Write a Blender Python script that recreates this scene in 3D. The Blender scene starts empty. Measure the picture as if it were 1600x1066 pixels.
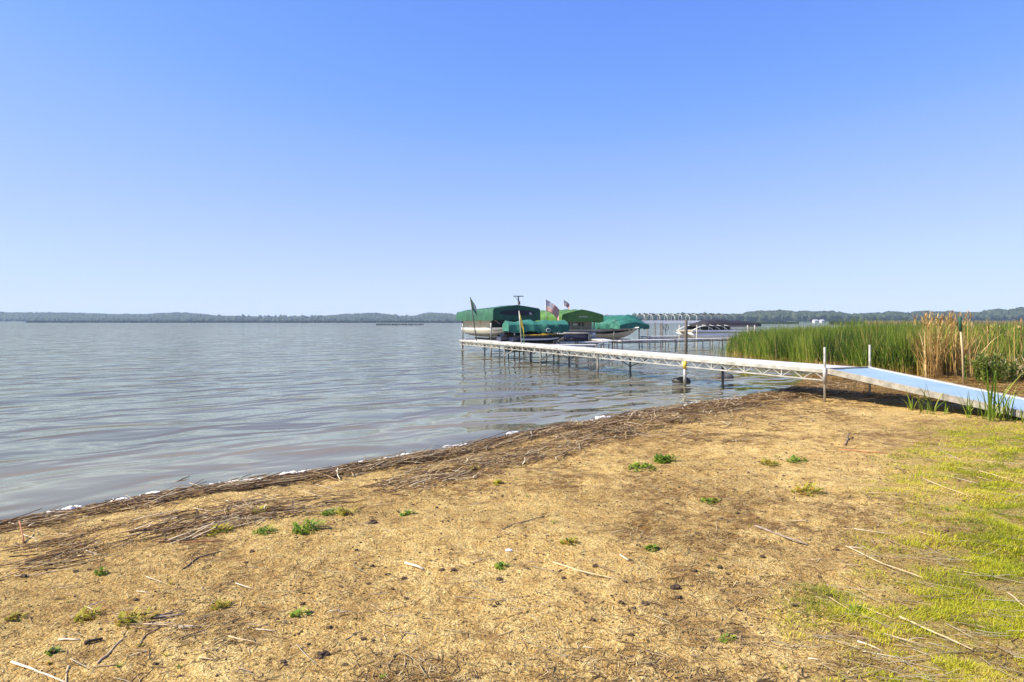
import bpy, math, random
import numpy as np
from mathutils import Vector, Matrix

sc = bpy.context.scene
COL = sc.collection
RNG = np.random.default_rng(7)
random.seed(7)

# ------------------------------------------------------------------ camera, sky, sun, exposure
FPX, HZ, CAMZ = 1067.0, 502.0, 1.75           # focal length in photo pixels, horizon row, eye height over the water
cam = bpy.data.objects.new('camera', bpy.data.cameras.new('camera'))
COL.objects.link(cam); sc.camera = cam
cam.location = (0, 0, CAMZ); cam.rotation_euler = (math.pi/2, 0, 0)
cam.data.lens = 24.0; cam.data.sensor_width = 36.0
cam.data.shift_y = -(533-HZ)/1600.0
cam.data.clip_start = 0.05; cam.data.clip_end = 8000

SUN_EL, SUN_ROT = math.radians(46), math.radians(-100)
world = bpy.data.worlds.new('World'); sc.world = world; world.use_nodes = True
nt = world.node_tree
sky = nt.nodes.new('ShaderNodeTexSky'); sky.sky_type = 'NISHITA'; sky.sun_disc = False
sky.sun_elevation = SUN_EL; sky.sun_rotation = SUN_ROT
sky.air_density = 1.0; sky.dust_density = 0.0; sky.ozone_density = 5.0
sep = nt.nodes.new('ShaderNodeSeparateColor'); com = nt.nodes.new('ShaderNodeCombineColor')
nt.links.new(sky.outputs[0], sep.inputs[0])
GRADE = (((0,0),(.04,.115),(.065,.175),(.085,.24),(.105,.325),(.205,.54),(.347,.66),(.6,.78),(1,.92)),
         ((0,0),(.06,.19),(.119,.360),(.150,.44),(.184,.52),(.310,.70),(.397,.785),(.65,.88),(1,.97)),
         ((0,0),(.12,.80),(.235,.985),(.40,1.0),(.7,1.0),(1,1.0)))
for i, pts in enumerate(GRADE):                # colour grade of the whole sky, per channel
    m0 = nt.nodes.new('ShaderNodeMath'); m0.operation = 'MULTIPLY'; m0.inputs[1].default_value = 0.06
    m1 = nt.nodes.new('ShaderNodeFloatCurve'); cv_ = m1.mapping.curves[0]
    while len(cv_.points) < len(pts): cv_.points.new(.5, .5)
    for p_, q_ in zip(cv_.points, pts): p_.location = q_
    m1.mapping.update()
    m2 = nt.nodes.new('ShaderNodeMath'); m2.operation = 'MULTIPLY'; m2.inputs[1].default_value = 10*0.555
    nt.links.new(sep.outputs[i], m0.inputs[0]); nt.links.new(m0.outputs[0], m1.inputs['Value'])
    nt.links.new(m1.outputs[0], m2.inputs[0]); nt.links.new(m2.outputs[0], com.inputs[i])
bg = nt.nodes['Background']; nt.links.new(com.outputs[0], bg.inputs[0]); bg.inputs[1].default_value = 0.1

sun = bpy.data.objects.new('sun', bpy.data.lights.new('sun', 'SUN')); COL.objects.link(sun)
sun.data.energy = 5.0; sun.data.angle = math.radians(0.5); sun.data.color = (1.0, 0.92, 0.78)
sd_ = Vector((math.sin(SUN_ROT)*math.cos(SUN_EL), math.cos(SUN_ROT)*math.cos(SUN_EL), math.sin(SUN_EL)))
sun.rotation_euler = (-sd_).to_track_quat('-Z', 'Y').to_euler(); sun.location = (-30, 0, 40)

sc.view_settings.view_transform = 'Standard'; sc.view_settings.look = 'None'
sc.view_settings.exposure = 0.85; sc.view_settings.gamma = 1.0; sc.view_settings.use_curve_mapping = False
sc.render.engine = 'CYCLES'
sc.cycles.max_bounces = 8; sc.cycles.transparent_max_bounces = 12; sc.cycles.volume_bounces = 2
sc.cycles.diffuse_bounces = 3; sc.cycles.glossy_bounces = 3

# ------------------------------------------------------------------ helpers: projection
def P(px, d, z=None, py=None):
    """world point at photo column px and depth d; height z, or the height seen at row py"""
    if z is None: z = 0.0 if py is None else CAMZ - (py-HZ)*d/FPX
    return Vector(((px-800.0)/FPX*d, d, z))

# ------------------------------------------------------------------ helpers: noise, shore, ground
def hash2(ix, iy, seed):
    h = (ix.astype(np.int64)*374761393 + iy.astype(np.int64)*668265263 + seed*1442695041) & 0x7fffffff
    h = ((h ^ (h >> 13))*1274126177) & 0x7fffffff
    return ((h ^ (h >> 16)) & 0xffff)/65535.0
def vnoise(x, y, scale, seed=0):
    x = np.asarray(x, float)*scale; y = np.asarray(y, float)*scale
    ix = np.floor(x); iy = np.floor(y); fx = x-ix; fy = y-iy
    fx = fx*fx*fx*(fx*(fx*6-15)+10); fy = fy*fy*fy*(fy*(fy*6-15)+10)
    a = hash2(ix, iy, seed); b = hash2(ix+1, iy, seed); c = hash2(ix, iy+1, seed); d = hash2(ix+1, iy+1, seed)
    return (a*(1-fx)+b*fx)*(1-fy) + (c*(1-fx)+d*fx)*fy
def fbm(x, y, scale, seed=0, oct=4):
    s = 0; a = .5
    c, sn = math.cos(.6), math.sin(.6)
    for k in range(oct):
        s = s + a*vnoise(x, y, scale, seed+k*17); a *= .5; scale *= 2.03
        x, y = x*c-y*sn, x*sn+y*c
    return s/(1-.5**oct)

SHORE = np.array([(-300,-150),(-60,-22),(-30,-6.5),(-14,0.6),(-7,4.25),(-4.40,5.87),(-4.09,6.14),(-3.63,6.79),(-3.12,7.24),(-2.38,7.68),
    (-1.59,8.49),(-.71,9.43),(.62,11.1),(1.44,11.8),(2.45,13.05),(4.04,14.4),(5.63,15.8),(7.26,17.6),(8.66,19.9),(9.9,21.9),
    (10.9,24.5),(11.6,29.0),(12.1,35),(13.5,41),(17,47),(24,57),(40,82),(80,130),(150,190),(340,320)], float)
LAND = np.vstack([SHORE, [(340,-300),(-300,-300)]])
def inpoly(x, y, poly):
    c = np.zeros(x.shape, bool); n = len(poly)
    for i in range(n):
        x0, y0 = poly[i]; x1, y1 = poly[(i+1) % n]
        if y0 == y1: continue
        t = ((y0 > y) != (y1 > y)) & (x < (x1-x0)*(y-y0)/(y1-y0)+x0)
        c ^= t
    return c
def seg_dist(x, y, pl):
    d2 = np.full(x.shape, 1e18)
    for i in range(len(pl)-1):
        ax, ay = pl[i]; bx, by = pl[i+1]
        ux, uy = bx-ax, by-ay; L2 = ux*ux+uy*uy
        t = np.clip(((x-ax)*ux+(y-ay)*uy)/L2, 0, 1)
        d2 = np.minimum(d2, (x-ax-t*ux)**2+(y-ay-t*uy)**2)
    return np.sqrt(d2)
def shore_sd(x, y):
    x = np.asarray(x, float); y = np.asarray(y, float)
    wob = (fbm(x, y, 1.3, 91, 3)-.5)*.34
    return np.where(inpoly(x, y, LAND), 1, -1)*seg_dist(x, y, SHORE) + wob
def gz(x, y, fine=True):
    x = np.atleast_1d(np.asarray(x, float)); y = np.atleast_1d(np.asarray(y, float))
    s = shore_sd(x, y)
    z = np.where(s > 0, .09*(1-np.exp(-np.maximum(s, 0)/.8)) + .02*np.minimum(np.maximum(s, 0), 8), np.maximum(.075*s, -1.4))
    if fine:
        k = np.clip((s+.3)/.8, .25, 1)
        z = z + k*((fbm(x, y, .7, 3, 3)-.5)*.06 + (fbm(x, y, 3.5, 5, 3)-.5)*.030 + (fbm(x, y, 13, 9, 3)-.5)*.022 - .10*np.clip(vnoise(x, y, 3.1, 23)-.70, 0, 1)*np.clip((s-.9)/.5, 0, 1))
    return z
def gz1(x, y): return float(gz(x, y)[0])
def G(px, py):
    """ground point seen at photo pixel (px, py)"""
    z = .15
    for _ in range(8):
        d = FPX*(CAMZ-z)/(py-HZ); x = (px-800.0)/FPX*d; z = gz1(x, d)
    return Vector((x, d, z))

# ------------------------------------------------------------------ helpers: meshes
def mesh_np(name, V, F, attrs=None, smooth=False):
    """V (n,3), F (m,k) -> mesh; attrs = dict of per-vertex floats"""
    me = bpy.data.meshes.new(name)
    V = np.ascontiguousarray(V, np.float32).reshape(-1, 3); F = np.ascontiguousarray(F, np.int32); k = F.shape[1]
    me.vertices.add(len(V)); me.vertices.foreach_set('co', V.ravel())
    me.loops.add(F.size); me.loops.foreach_set('vertex_index', F.ravel())
    me.polygons.add(len(F)); me.polygons.foreach_set('loop_start', np.arange(0, F.size, k, dtype=np.int32))
    me.polygons.foreach_set('loop_total', np.full(len(F), k, np.int32))
    if smooth: me.polygons.foreach_set('use_smooth', np.ones(len(F), bool))
    me.update(calc_edges=True); me.validate()
    for a, v in (attrs or {}).items():
        at = me.attributes.new(a, 'FLOAT', 'POINT'); at.data.foreach_set('value', np.ascontiguousarray(v, np.float32).ravel())
    return me
def link(name, me, mat=None, parent=None):
    o = bpy.data.objects.new(name, me); COL.objects.link(o)
    if mat is not None and me is not None and len(me.materials) == 0: me.materials.append(mat)
    if parent is not None: o.parent = parent
    return o
def tag(o, label=None, cat=None, group=None, kind=None):
    if label: o['label'] = label
    if cat: o['category'] = cat
    if group: o['group'] = group
    if kind: o['kind'] = kind
    return o
def thing(name, label, cat, loc=(0,0,0), rz=0.0, group=None):
    o = bpy.data.objects.new(name, None); COL.objects.link(o)
    o.location = loc; o.rotation_euler = (0, 0, rz); o.empty_display_size = .2
    return tag(o, label, cat, group)

class MB:
    def __init__(s): s.v = []; s.f = []; s.smooth = False; s.mi = []
    def add(s, vs, fs, mi=0):
        b = len(s.v); s.v += [tuple(v) for v in vs]; s.f += [tuple(b+i for i in f) for f in fs]; s.mi += [mi]*len(fs); return s
    def box(s, c, size, rot=None, mi=0):
        hx, hy, hz = size[0]/2, size[1]/2, size[2]/2
        vs = [Vector((x*hx, y*hy, z*hz)) for x in (-1,1) for y in (-1,1) for z in (-1,1)]
        if rot is not None: vs = [rot @ v for v in vs]
        return s.add([Vector(c)+v for v in vs], [(0,1,3,2),(4,6,7,5),(0,4,5,1),(2,3,7,6),(0,2,6,4),(1,5,7,3)], mi)
    def bar(s, a, b, w, h=None, mi=0):
        """square bar from a to b"""
        a = Vector(a); b = Vector(b); h = h or w; d = (b-a).normalized()
        up = Vector((0,0,1)) if abs(d.z) < .95 else Vector((1,0,0))
        x = d.cross(up).normalized()*w/2; y = x.cross(d).normalized()*h/2
        return s.add([a-x-y, a+x-y, a+x+y, a-x+y, b-x-y, b+x-y, b+x+y, b-x+y],
            [(0,3,2,1),(4,5,6,7),(0,1,5,4),(1,2,6,5),(2,3,7,6),(3,0,4,7)], mi)
    def tube(s, pts, r, n=8, mi=0, caps=True):
        pts = [Vector(p) for p in pts]; rs = r if isinstance(r, (list, tuple)) else [r]*len(pts)
        rings = []
        for i, p in enumerate(pts):
            d = (pts[min(i+1, len(pts)-1)]-pts[max(i-1, 0)]).normalized()
            up = Vector((0,0,1)) if abs(d.z) < .9 else Vector((1,0,0))
            x = d.cross(up).normalized(); y = x.cross(d).normalized()
            rings.append([p+(x*math.cos(2*math.pi*k/n)+y*math.sin(2*math.pi*k/n))*rs[i] for k in range(n)])
        vs = [v for r_ in rings for v in r_]; fs = []
        for i in range(len(pts)-1):
            for k in range(n):
                k2 = (k+1) % n; fs.append((i*n+k, i*n+k2, (i+1)*n+k2, (i+1)*n+k))
        if caps: fs += [tuple(range(n))[::-1], tuple((len(pts)-1)*n+k for k in range(n))]
        return s.add(vs, fs, mi)
    def loft(s, rings, closed=False, caps=False, mi=0):
        n = len(rings[0]); vs = [v for r_ in rings for v in r_]; fs = []
        for i in range(len(rings)-1):
            for k in range(n if closed else n-1):
                k2 = (k+1) % n; fs.append((i*n+k, i*n+k2, (i+1)*n+k2, (i+1)*n+k))
        if caps: fs += [tuple(range(n))[::-1], tuple((len(rings)-1)*n+k for k in range(n))]
        return s.add(vs, fs, mi)
    def build(s, name, mats, parent=None, smooth=False, bevel=0, label=None):
        me = bpy.data.meshes.new(name); me.from_pydata(s.v, [], s.f); me.update()
        for m in (mats if isinstance(mats, (list, tuple)) else [mats]): me.materials.append(m)
        me.polygons.foreach_set('material_index', s.mi)
        if smooth: me.polygons.foreach_set('use_smooth', [True]*len(me.polygons))
        o = link(name, me, None, parent)
        if bevel:
            bv = o.modifiers.new('bevel', 'BEVEL'); bv.width = bevel; bv.segments = 2; bv.limit_method = 'ANGLE'
        if label: o['label'] = label
        return o

def bumpy(mb_or_v, amp, sc_, seed): return None

def lump(r, seed, sx=1, sy=1, sz=1, amp=.25, sub=2, freq=2.2):
    """an irregular lump as verts, faces (from an icosphere)"""
    import bmesh
    bm = bmesh.new(); bmesh.ops.create_icosphere(bm, subdivisions=sub, radius=1.0)
    rg = np.random.default_rng(seed); off = rg.random(3)*100
    vs = []
    for v in bm.verts:
        c = v.co
        n = float(fbm(np.array([c.x*1.0+off[0]+c.z*.7]), np.array([c.y+off[1]-c.z*.6]), freq, seed, 3)[0])-.5
        k = r*(1+amp*2*n); vs.append((c.x*k*sx, c.y*k*sy, c.z*k*sz))
    bm.verts.index_update(); fs = [tuple(v.index for v in f.verts) for f in bm.faces]; bm.free()
    return vs, fs

# ------------------------------------------------------------------ helpers: ribbons and straws (many at once)
def ribbons(base, h, az, lean, bend, width, nseg=4, facing=None, taper=1.6, rnd=None, kink=None):
    n = len(h); t = np.linspace(0, 1, nseg+1)[None, :]
    h = np.asarray(h)[:, None]; lean = np.asarray(lean)[:, None]; bend = np.asarray(bend)[:, None]
    r = h*(lean*t + bend*t*t); z = h*t*(1-.32*np.abs(bend)*t - .15*np.abs(lean))
    if kink is not None: z = z - h*np.asarray(kink)[:, None]*np.maximum(t-.55, 0)*1.6; r = r + h*np.asarray(kink)[:, None]*np.maximum(t-.55, 0)
    cx = np.cos(az)[:, None]; sx = np.sin(az)[:, None]
    C = np.stack([base[:, 0:1]+r*cx, base[:, 1:2]+r*sx, base[:, 2:3]+z], -1)
    f = az+np.pi/2 if facing is None else facing
    w = np.asarray(width)[:, None]*np.maximum(.06, (1-t**taper))*np.minimum(1, .55+2.2*t)/2
    W = np.stack([w*np.cos(f)[:, None], w*np.sin(f)[:, None], np.zeros_like(w)], -1)
    V = np.stack([C-W, C+W], 2).reshape(-1, 3)
    k = np.arange(n)[:, None]*(nseg+1)*2 + np.arange(nseg)[None, :]*2
    F = np.stack([k, k+1, k+3, k+2], -1).reshape(-1, 4)
    rr = RNG.random(n) if rnd is None else rnd
    return V, F, np.repeat(rr, (nseg+1)*2), np.repeat(np.tile(t, (n, 1)).ravel(), 2)
def join_rib(parts):
    V = []; F = []; R = []; T = []; b = 0
    for v, f, r, t in parts:
        V.append(v); F.append(f+b); R.append(r); T.append(t); b += len(v)
    return np.vstack(V), np.vstack(F), np.concatenate(R), np.concatenate(T)
def straws(x, y, ang, L, rad, lift, tilt, curve, nseg=3, flat=.6, seed=0):
    """thin three-sided stalks lying on the ground"""
    n = len(x); t = np.linspace(-.5, .5, nseg+1)[None, :]
    ca, sa = np.cos(ang)[:, None], np.sin(ang)[:, None]; L = np.asarray(L)[:, None]
    off = np.asarray(curve)[:, None]*L*(t*t*4-.5)*.5
    X = x[:, None]+ca*L*t - sa*off; Y = y[:, None]+sa*L*t + ca*off
    Zg = gz(X.ravel(), Y.ravel()).reshape(X.shape)
    Z = .5*Zg + .5*Zg.max(1, keepdims=True) + np.asarray(lift)[:, None] + np.asarray(tilt)[:, None]*L*(t+.5)
    Z = np.maximum(Z, Zg+.3*np.asarray(rad)[:, None])
    r = np.asarray(rad)[:, None]*np.ones_like(t)*(1-.35*(t+.5))
    V = []
    for k in range(3):
        a = 2*np.pi*k/3+.5
        V.append(np.stack([X - sa*np.cos(a)*r, Y + ca*np.cos(a)*r, Z + flat*np.sin(a)*r], -1))
    V = np.stack(V, 2).reshape(-1, 3)
    base = np.arange(n)[:, None, None]*(nseg+1)*3 + np.arange(nseg)[None, :, None]*3
    k = np.arange(3)[None, None, :]; k2 = (k+1) % 3
    F = np.stack([base+k, base+k2, base+3+k2, base+3+k], -1).reshape(-1, 4)
    return V, F, np.repeat(RNG.random(n), (nseg+1)*3), np.zeros(n*(nseg+1)*3)

# ------------------------------------------------------------------ materials
def newmat(name):
    m = bpy.data.materials.new(name); m.use_nodes = True
    nt = m.node_tree; return m, nt, nt.nodes['Principled BSDF']
def node(nt, typ, **kw):
    n = nt.nodes.new(typ)
    for k, v in kw.items(): setattr(n, k, v)
    return n
def noise(nt, scale, detail=4, rough=.55, coord=None, vec=None):
    n = nt.nodes.new('ShaderNodeTexNoise'); n.inputs['Scale'].default_value = scale
    n.inputs['Detail'].default_value = detail; n.inputs['Roughness'].default_value = rough
    if vec is not None: nt.links.new(vec, n.inputs['Vector'])
    else:
        tc = nt.nodes.new('ShaderNodeTexCoord'); nt.links.new(tc.outputs[coord or 'Object'], n.inputs['Vector'])
    return n
def ramp(nt, src, stops):
    r = nt.nodes.new('ShaderNodeValToRGB'); e = r.color_ramp.elements
    while len(e) < len(stops): e.new(.5)
    for i, (p, c) in enumerate(stops):
        e[i].position = p; e[i].color = tuple(c)+(1,) if len(c) == 3 else c
    nt.links.new(src, r.inputs[0]); return r
def mix(nt, fac, a, b, blend='MIX'):
    m = nt.nodes.new('ShaderNodeMix'); m.data_type = 'RGBA'; m.blend_type = blend
    for sock, val in ((m.inputs[0], fac), (m.inputs[6], a), (m.inputs[7], b)):
        if hasattr(val, 'links'): nt.links.new(val, sock)
        elif isinstance(val, (int, float)): sock.default_value = val
        else: sock.default_value = tuple(val)+(1,)
    return m.outputs[2]
def math_(nt, op, a, b=None, clamp=False):
    m = nt.nodes.new('ShaderNodeMath'); m.operation = op; m.use_clamp = clamp
    for i, v in enumerate((a, b)):
        if v is None: continue
        if hasattr(v, 'links'): nt.links.new(v, m.inputs[i])
        else: m.inputs[i].default_value = v
    return m.outputs[0]
def bump(nt, bs, height, strength, dist):
    b = nt.nodes.new('ShaderNodeBump'); b.inputs['Strength'].default_value = strength; b.inputs['Distance'].default_value = dist
    nt.links.new(height, b.inputs['Height']); nt.links.new(b.outputs[0], bs.inputs['Normal']); return b
def attr(nt, name):
    a = nt.nodes.new('ShaderNodeAttribute'); a.attribute_name = name; return a.outputs['Fac']

def simple(name, col, rough=.5, metal=0.0, var=.15, scale=6, bmp=0.0, bscale=40, dirt=None):
    m, nt, bs = newmat(name)
    n = noise(nt, scale, 5)
    c2 = dirt or [c*(1-var*1.6) for c in col]
    r = ramp(nt, n.outputs[0], [(.32, c2), (.62, col)])
    nt.links.new(r.outputs[0], bs.inputs['Base Color'])
    bs.inputs['Roughness'].default_value = rough; bs.inputs['Metallic'].default_value = metal
    if bmp:
        b = noise(nt, bscale, 3); bump(nt, bs, b.outputs[0], .6, bmp)
    return m
M = {}
M['white_metal'] = simple('white_metal', (.43,.42,.385), .45, 0, .12, 3, dirt=(.26,.245,.20))
M['deck'] = simple('deck_white', (.62,.60,.55), .55, 0, .08, 2.2, .0015, 60, dirt=(.46,.44,.39))
M['grey_metal'] = simple('grey_metal', (0.4140,0.4140,0.3956), .45, .3, .2, 4, dirt=(0.2392,0.2300,0.2024))
M['dark_metal'] = simple('dark_metal', (.09,.085,.075), .5, .2, .2, 5)
M['post'] = simple('post_white', (.44,.415,.36), .5, 0, .1, 8, dirt=(.26,.23,.175))
M['wet_shaded_post'] = simple('wet_shaded_post', (.13,.115,.085), .4, 0, .2, 8, dirt=(.05,.045,.03))  # dark shade and reflection beneath the docks put into the wet legs' colour
M['yellow'] = simple('yellow_collar', (.72,.50,.06), .5, 0, .15)
M['blue_deck'] = simple('blue_mat', (.27,.375,.44), .6, 0, .05, .9, .002, 25, dirt=(.19,.285,.355))
M['rail_trim'] = simple('weathered_trim', (.36,.33,.27), .6, 0, .15, 7, dirt=(.19,.17,.13))
M['canvas_green'] = simple('canvas_green', (.020,.105,.055), .75, 0, .2, 2.5, .03, 5, dirt=(.009,.058,.038))
M['canvas_bright'] = simple('canvas_bright_green', (.075,.185,.026), .7, 0, .2, 1.6, .03, 5, dirt=(.035,.105,.018))
M['canvas_teal'] = simple('canvas_teal', (.024,.165,.108), .7, 0, .2, 2.5, .03, 5, dirt=(.011,.092,.062))
M['mesh_navy'] = simple('mesh_navy', (.006,.008,.02), .6)
M['piling'] = simple('weathered_piling', (.17,.145,.115), .8, 0, .25, 9, dirt=(.08,.068,.052))
M['bright_white'] = simple('bright_white_paint', (.82,.81,.78), .4, 0, .06, 3)
M['charcoal'] = simple('charcoal_canvas', (.018,.015,.014), .7, 0, .2, 3, .01, 6)
M['white_gel'] = simple('white_gelcoat', (.78,.77,.73), .25, 0, .05, 3)
M['beige_panel'] = simple('beige_panel', (.44,.38,.27), .45, 0, .1, 4)
M['beige_dark'] = simple('beige_panel_shaded', (.36,.33,.25), .5, 0, .1, 4)
M['navy_gel'] = simple('navy_gelcoat', (.012,.016,.05), .25)
M['black_gel'] = simple('black_gelcoat', (.012,.012,.014), .3)
M['silver'] = simple('silver_tube', (.66,.66,.65), .32, .6, .1, 4)
M['yellow_gel'] = simple('yellow_gelcoat', (.45,.27,.012), .3, 0, .05)
M['orange_gel'] = simple('orange_gelcoat', (.42,.17,.012), .3, 0, .05)
M['lime_gel'] = simple('lime_gelcoat', (.55,.55,.03), .3, 0, .05)
M['glass'] = simple('dark_window', (.02,.025,.03), .08)
M['pane'] = simple('pale_window', (.62,.66,.70), .12)
M['flag_white'] = simple('flag_white', (.60,.58,.55), .7)
M['flag_red'] = simple('flag_red', (.42,.02,.025), .7)
M['flag_blue'] = simple('flag_blue', (.03,.045,.16), .7)
M['flag_green'] = simple('flag_green', (.02,.11,.05), .7)
M['flag_yellow'] = simple('flag_yellow', (.72,.55,.05), .7)
M['rubber'] = simple('rubber', (.015,.015,.015), .6)
M['rock'] = simple('lake_rock', (.10,.095,.085), .55, 0, .3, 9, .02, 14, dirt=(.03,.028,.025))
M['foam'] = simple('lake_foam', (.86,.85,.80), .8, 0, .05, 30, .004, 60)
M['stick'] = simple('bark_stick', (.30,.20,.11), .8, 0, .3, 22, .002, 90, dirt=(.11,.07,.04))
M['grey_stick'] = simple('weathered_stick', (.34,.27,.20), .8, 0, .3, 22, .002, 90, dirt=(.15,.115,.085))
M['straw'] = simple('pale_reed_stalk', (.56,.42,.23), .7, 0, .2, 18, .001, 90, dirt=(.42,.31,.17))
M['red_stalk'] = simple('rusty_stalk', (.42,.17,.06), .7, 0, .2, 18, dirt=(.24,.09,.04))
M['white_stalk'] = simple('bleached_stalk', (.66,.56,.42), .8, 0, .1, 20, dirt=(.48,.38,.26))
M['clod'] = simple('soil_clod', (.10,.062,.03), .95, 0, .3, 40, .006, 80, dirt=(.035,.022,.012))
M['house_wall'] = simple('house_wall', (.58,.57,.54), .6); M['house_roof'] = simple('house_roof', (.20,.19,.19), .8)

def leafmat(name, stops_rnd, base_col=None, base_end=.35, transl=.35, rough=.6):
    m, nt, bs = newmat(name)
    r = ramp(nt, attr(nt, 'rnd'), stops_rnd); col = r.outputs[0]
    if base_col is not None:
        f = ramp(nt, attr(nt, 'hgt'), [(0.0, (1,1,1)), (base_end, (0,0,0))])
        n = noise(nt, .8, 2); f2 = math_(nt, 'MULTIPLY', f.outputs[0], ramp(nt, n.outputs[0], [(.38, (.25,)*3), (.6, (1,1,1))]).outputs[0])
        col = mix(nt, f2, col, base_col)
    nt.links.new(col, bs.inputs['Base Color']); bs.inputs['Roughness'].default_value = rough
    bs.inputs['Specular IOR Level'].default_value = .3
    if transl:
        tr = nt.nodes.new('ShaderNodeBsdfTranslucent'); nt.links.new(col, tr.inputs[0])
        mx = nt.nodes.new('ShaderNodeMixShader'); mx.inputs[0].default_value = transl
        out = nt.nodes['Material Output']
        nt.links.new(bs.outputs[0], mx.inputs[1]); nt.links.new(tr.outputs[0], mx.inputs[2]); nt.links.new(mx.outputs[0], out.inputs[0])
    return m
M['reed'] = leafmat('reed_leaf', [(0,(.018,.042,.003)),(.35,(.080,.145,.008)),(.7,(.185,.265,.018)),(.93,(.33,.38,.05)),(1,(.46,.33,.11))], (.50,.33,.09), .34, .38)
M['dry_reed'] = leafmat('dry_reed', [(0,(.18,.09,.025)),(.4,(.40,.235,.065)),(.8,(.56,.37,.12)),(1,(.68,.53,.25))], None, transl=.2)
M['bleached'] = leafmat('bleached_reed', [(0,(0.2890,0.1955,0.0935)),(.5,(0.5270,0.4165,0.2380)),(1,(0.6970,0.6120,0.4250))], None, transl=.2)
M['wrack'] = leafmat('wrack_straw', [(0,(.04,.020,.008)),(.36,(.22,.125,.055)),(.66,(.36,.235,.105)),(.86,(.60,.45,.23)),(1,(.85,.74,.50))], None, transl=0, rough=.75)
M['litter'] = leafmat('fine_litter', [(0,(.085,.048,.018)),(.4,(.22,.13,.048)),(.75,(.42,.28,.11)),(1,(.66,.52,.27))], None, transl=0, rough=.8)
M['grass'] = leafmat('short_grass', [(0,(.13,.165,.008)),(.3,(.33,.36,.013)),(.65,(.56,.55,.020)),(.86,(.66,.60,.045)),(1,(.62,.46,.14))], None, transl=.4)
M['weed'] = leafmat('weed_leaf', [(0,(.07,.15,.012)),(.5,(.18,.29,.022)),(1,(.36,.40,.04))], None, transl=.35)
M['weed_yellow'] = leafmat('yellow_weed_leaf', [(0,(.20,.18,.02)),(.5,(.38,.36,.03)),(.8,(.50,.42,.05)),(1,(.45,.16,.04))], None, transl=.35)
M['far_reed'] = leafmat('far_reed', [(0,(0.0340,0.0510,0.0102)),(1,(0.0850,0.1105,0.0255))], None, transl=.2)
M['far_tan'] = leafmat('far_tan_reed', [(0,(0.2550,0.1870,0.0850)),(1,(0.4675,0.3570,0.1870))], None, transl=.2)
M['far_dark'] = leafmat('far_dark_reed', [(0,(0.0170,0.0187,0.0102)),(1,(0.0425,0.0425,0.0255))], None, transl=.1)
M['woods'] = leafmat('woods_crown', [(0,(.017,.027,.013)),(.6,(.033,.048,.021)),(1,(.060,.074,.034))], None, transl=0, rough=.9)
M['hill'] = simple('hill_ground', (.05,.075,.03), .95, 0, .3, .02)

M['bush'] = leafmat('bush_leaf', [(0,(.06,.095,.012)),(.5,(.17,.225,.03)),(1,(.36,.37,.08))], None, transl=.35)
def sand_material():
    m, nt, bs = newmat('sand')
    tc = nt.nodes.new('ShaderNodeTexCoord'); V = tc.outputs['Object']
    n1 = noise(nt, 1.1, 5, .6, vec=V); n2 = noise(nt, 9, 5, .65, vec=V); n3 = noise(nt, 70, 4, .7, vec=V); n4 = noise(nt, 26, 4, .65, vec=V)
    a = ramp(nt, n1.outputs[0], [(.30,(.38,.22,.062)),(.48,(.60,.405,.132)),(.66,(.76,.58,.235))]).outputs[0]
    b = ramp(nt, n2.outputs[0], [(.33,(.28,.15,.045)),(.47,(.58,.385,.125)),(.62,(.90,.75,.35))]).outputs[0]
    c = mix(nt, .58, a, b)
    d = ramp(nt, n3.outputs[0], [(.37,(.15,.075,.022)),(.5,(.60,.42,.145)),(.61,(.97,.87,.48))]).outputs[0]
    c = mix(nt, .50, c, d)
    lo = noise(nt, .38, 3, .5, vec=V); c = mix(nt, 1.0, c, ramp(nt, lo.outputs[0], [(.36,(.86,.78,.66)),(.56,(1.14,1.06,.92))]).outputs[0], 'MULTIPLY')
    # brown organic patches
    pt = math_(nt, 'MULTIPLY', attr(nt, 'litter'), ramp(nt, n2.outputs[0], [(.40,(1,1,1)),(.62,(.1,.1,.1))]).outputs[0])
    c = mix(nt, math_(nt, 'MULTIPLY', pt, .85), c, (.20,.098,.028))
    st_ = noise(nt, 4.2, 7, .72, vec=V); c = mix(nt, math_(nt, 'MULTIPLY', ramp(nt, st_.outputs[0], [(.36,(1,1,1)),(.49,(0,0,0))]).outputs[0], .62), c, (.25,.135,.045))
    # dark crumbs
    cr = ramp(nt, n4.outputs[0], [(.32,(1,1,1)),(.40,(0,0,0))]).outputs[0]
    c = mix(nt, math_(nt, 'MULTIPLY', cr, .75), c, (.075,.045,.02))
    # grassy soil
    g = math_(nt, 'MULTIPLY', attr(nt, 'grass'), ramp(nt, n2.outputs[0], [(.36,(.25,.25,.25)),(.58,(1,1,1))]).outputs[0])
    c = mix(nt, math_(nt, 'MULTIPLY', g, .72), c, (.25,.225,.025))
    # wet strip at the waterline
    w = attr(nt, 'wet')
    c = mix(nt, math_(nt, 'MULTIPLY', w, .75), c, (.25,.185,.105))
    nt.links.new(c, bs.inputs['Base Color'])
    bs.inputs['Roughness'].default_value = .95; bs.inputs['Specular IOR Level'].default_value = .15
    h = math_(nt, 'ADD', math_(nt, 'MULTIPLY', n3.outputs[0], .55), math_(nt, 'ADD', math_(nt, 'MULTIPLY', n2.outputs[0], .9), math_(nt, 'MULTIPLY', n4.outputs[0], .8)))
    b = bump(nt, bs, h, 1.0, .06)
    return m
M['sand'] = sand_material()

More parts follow.
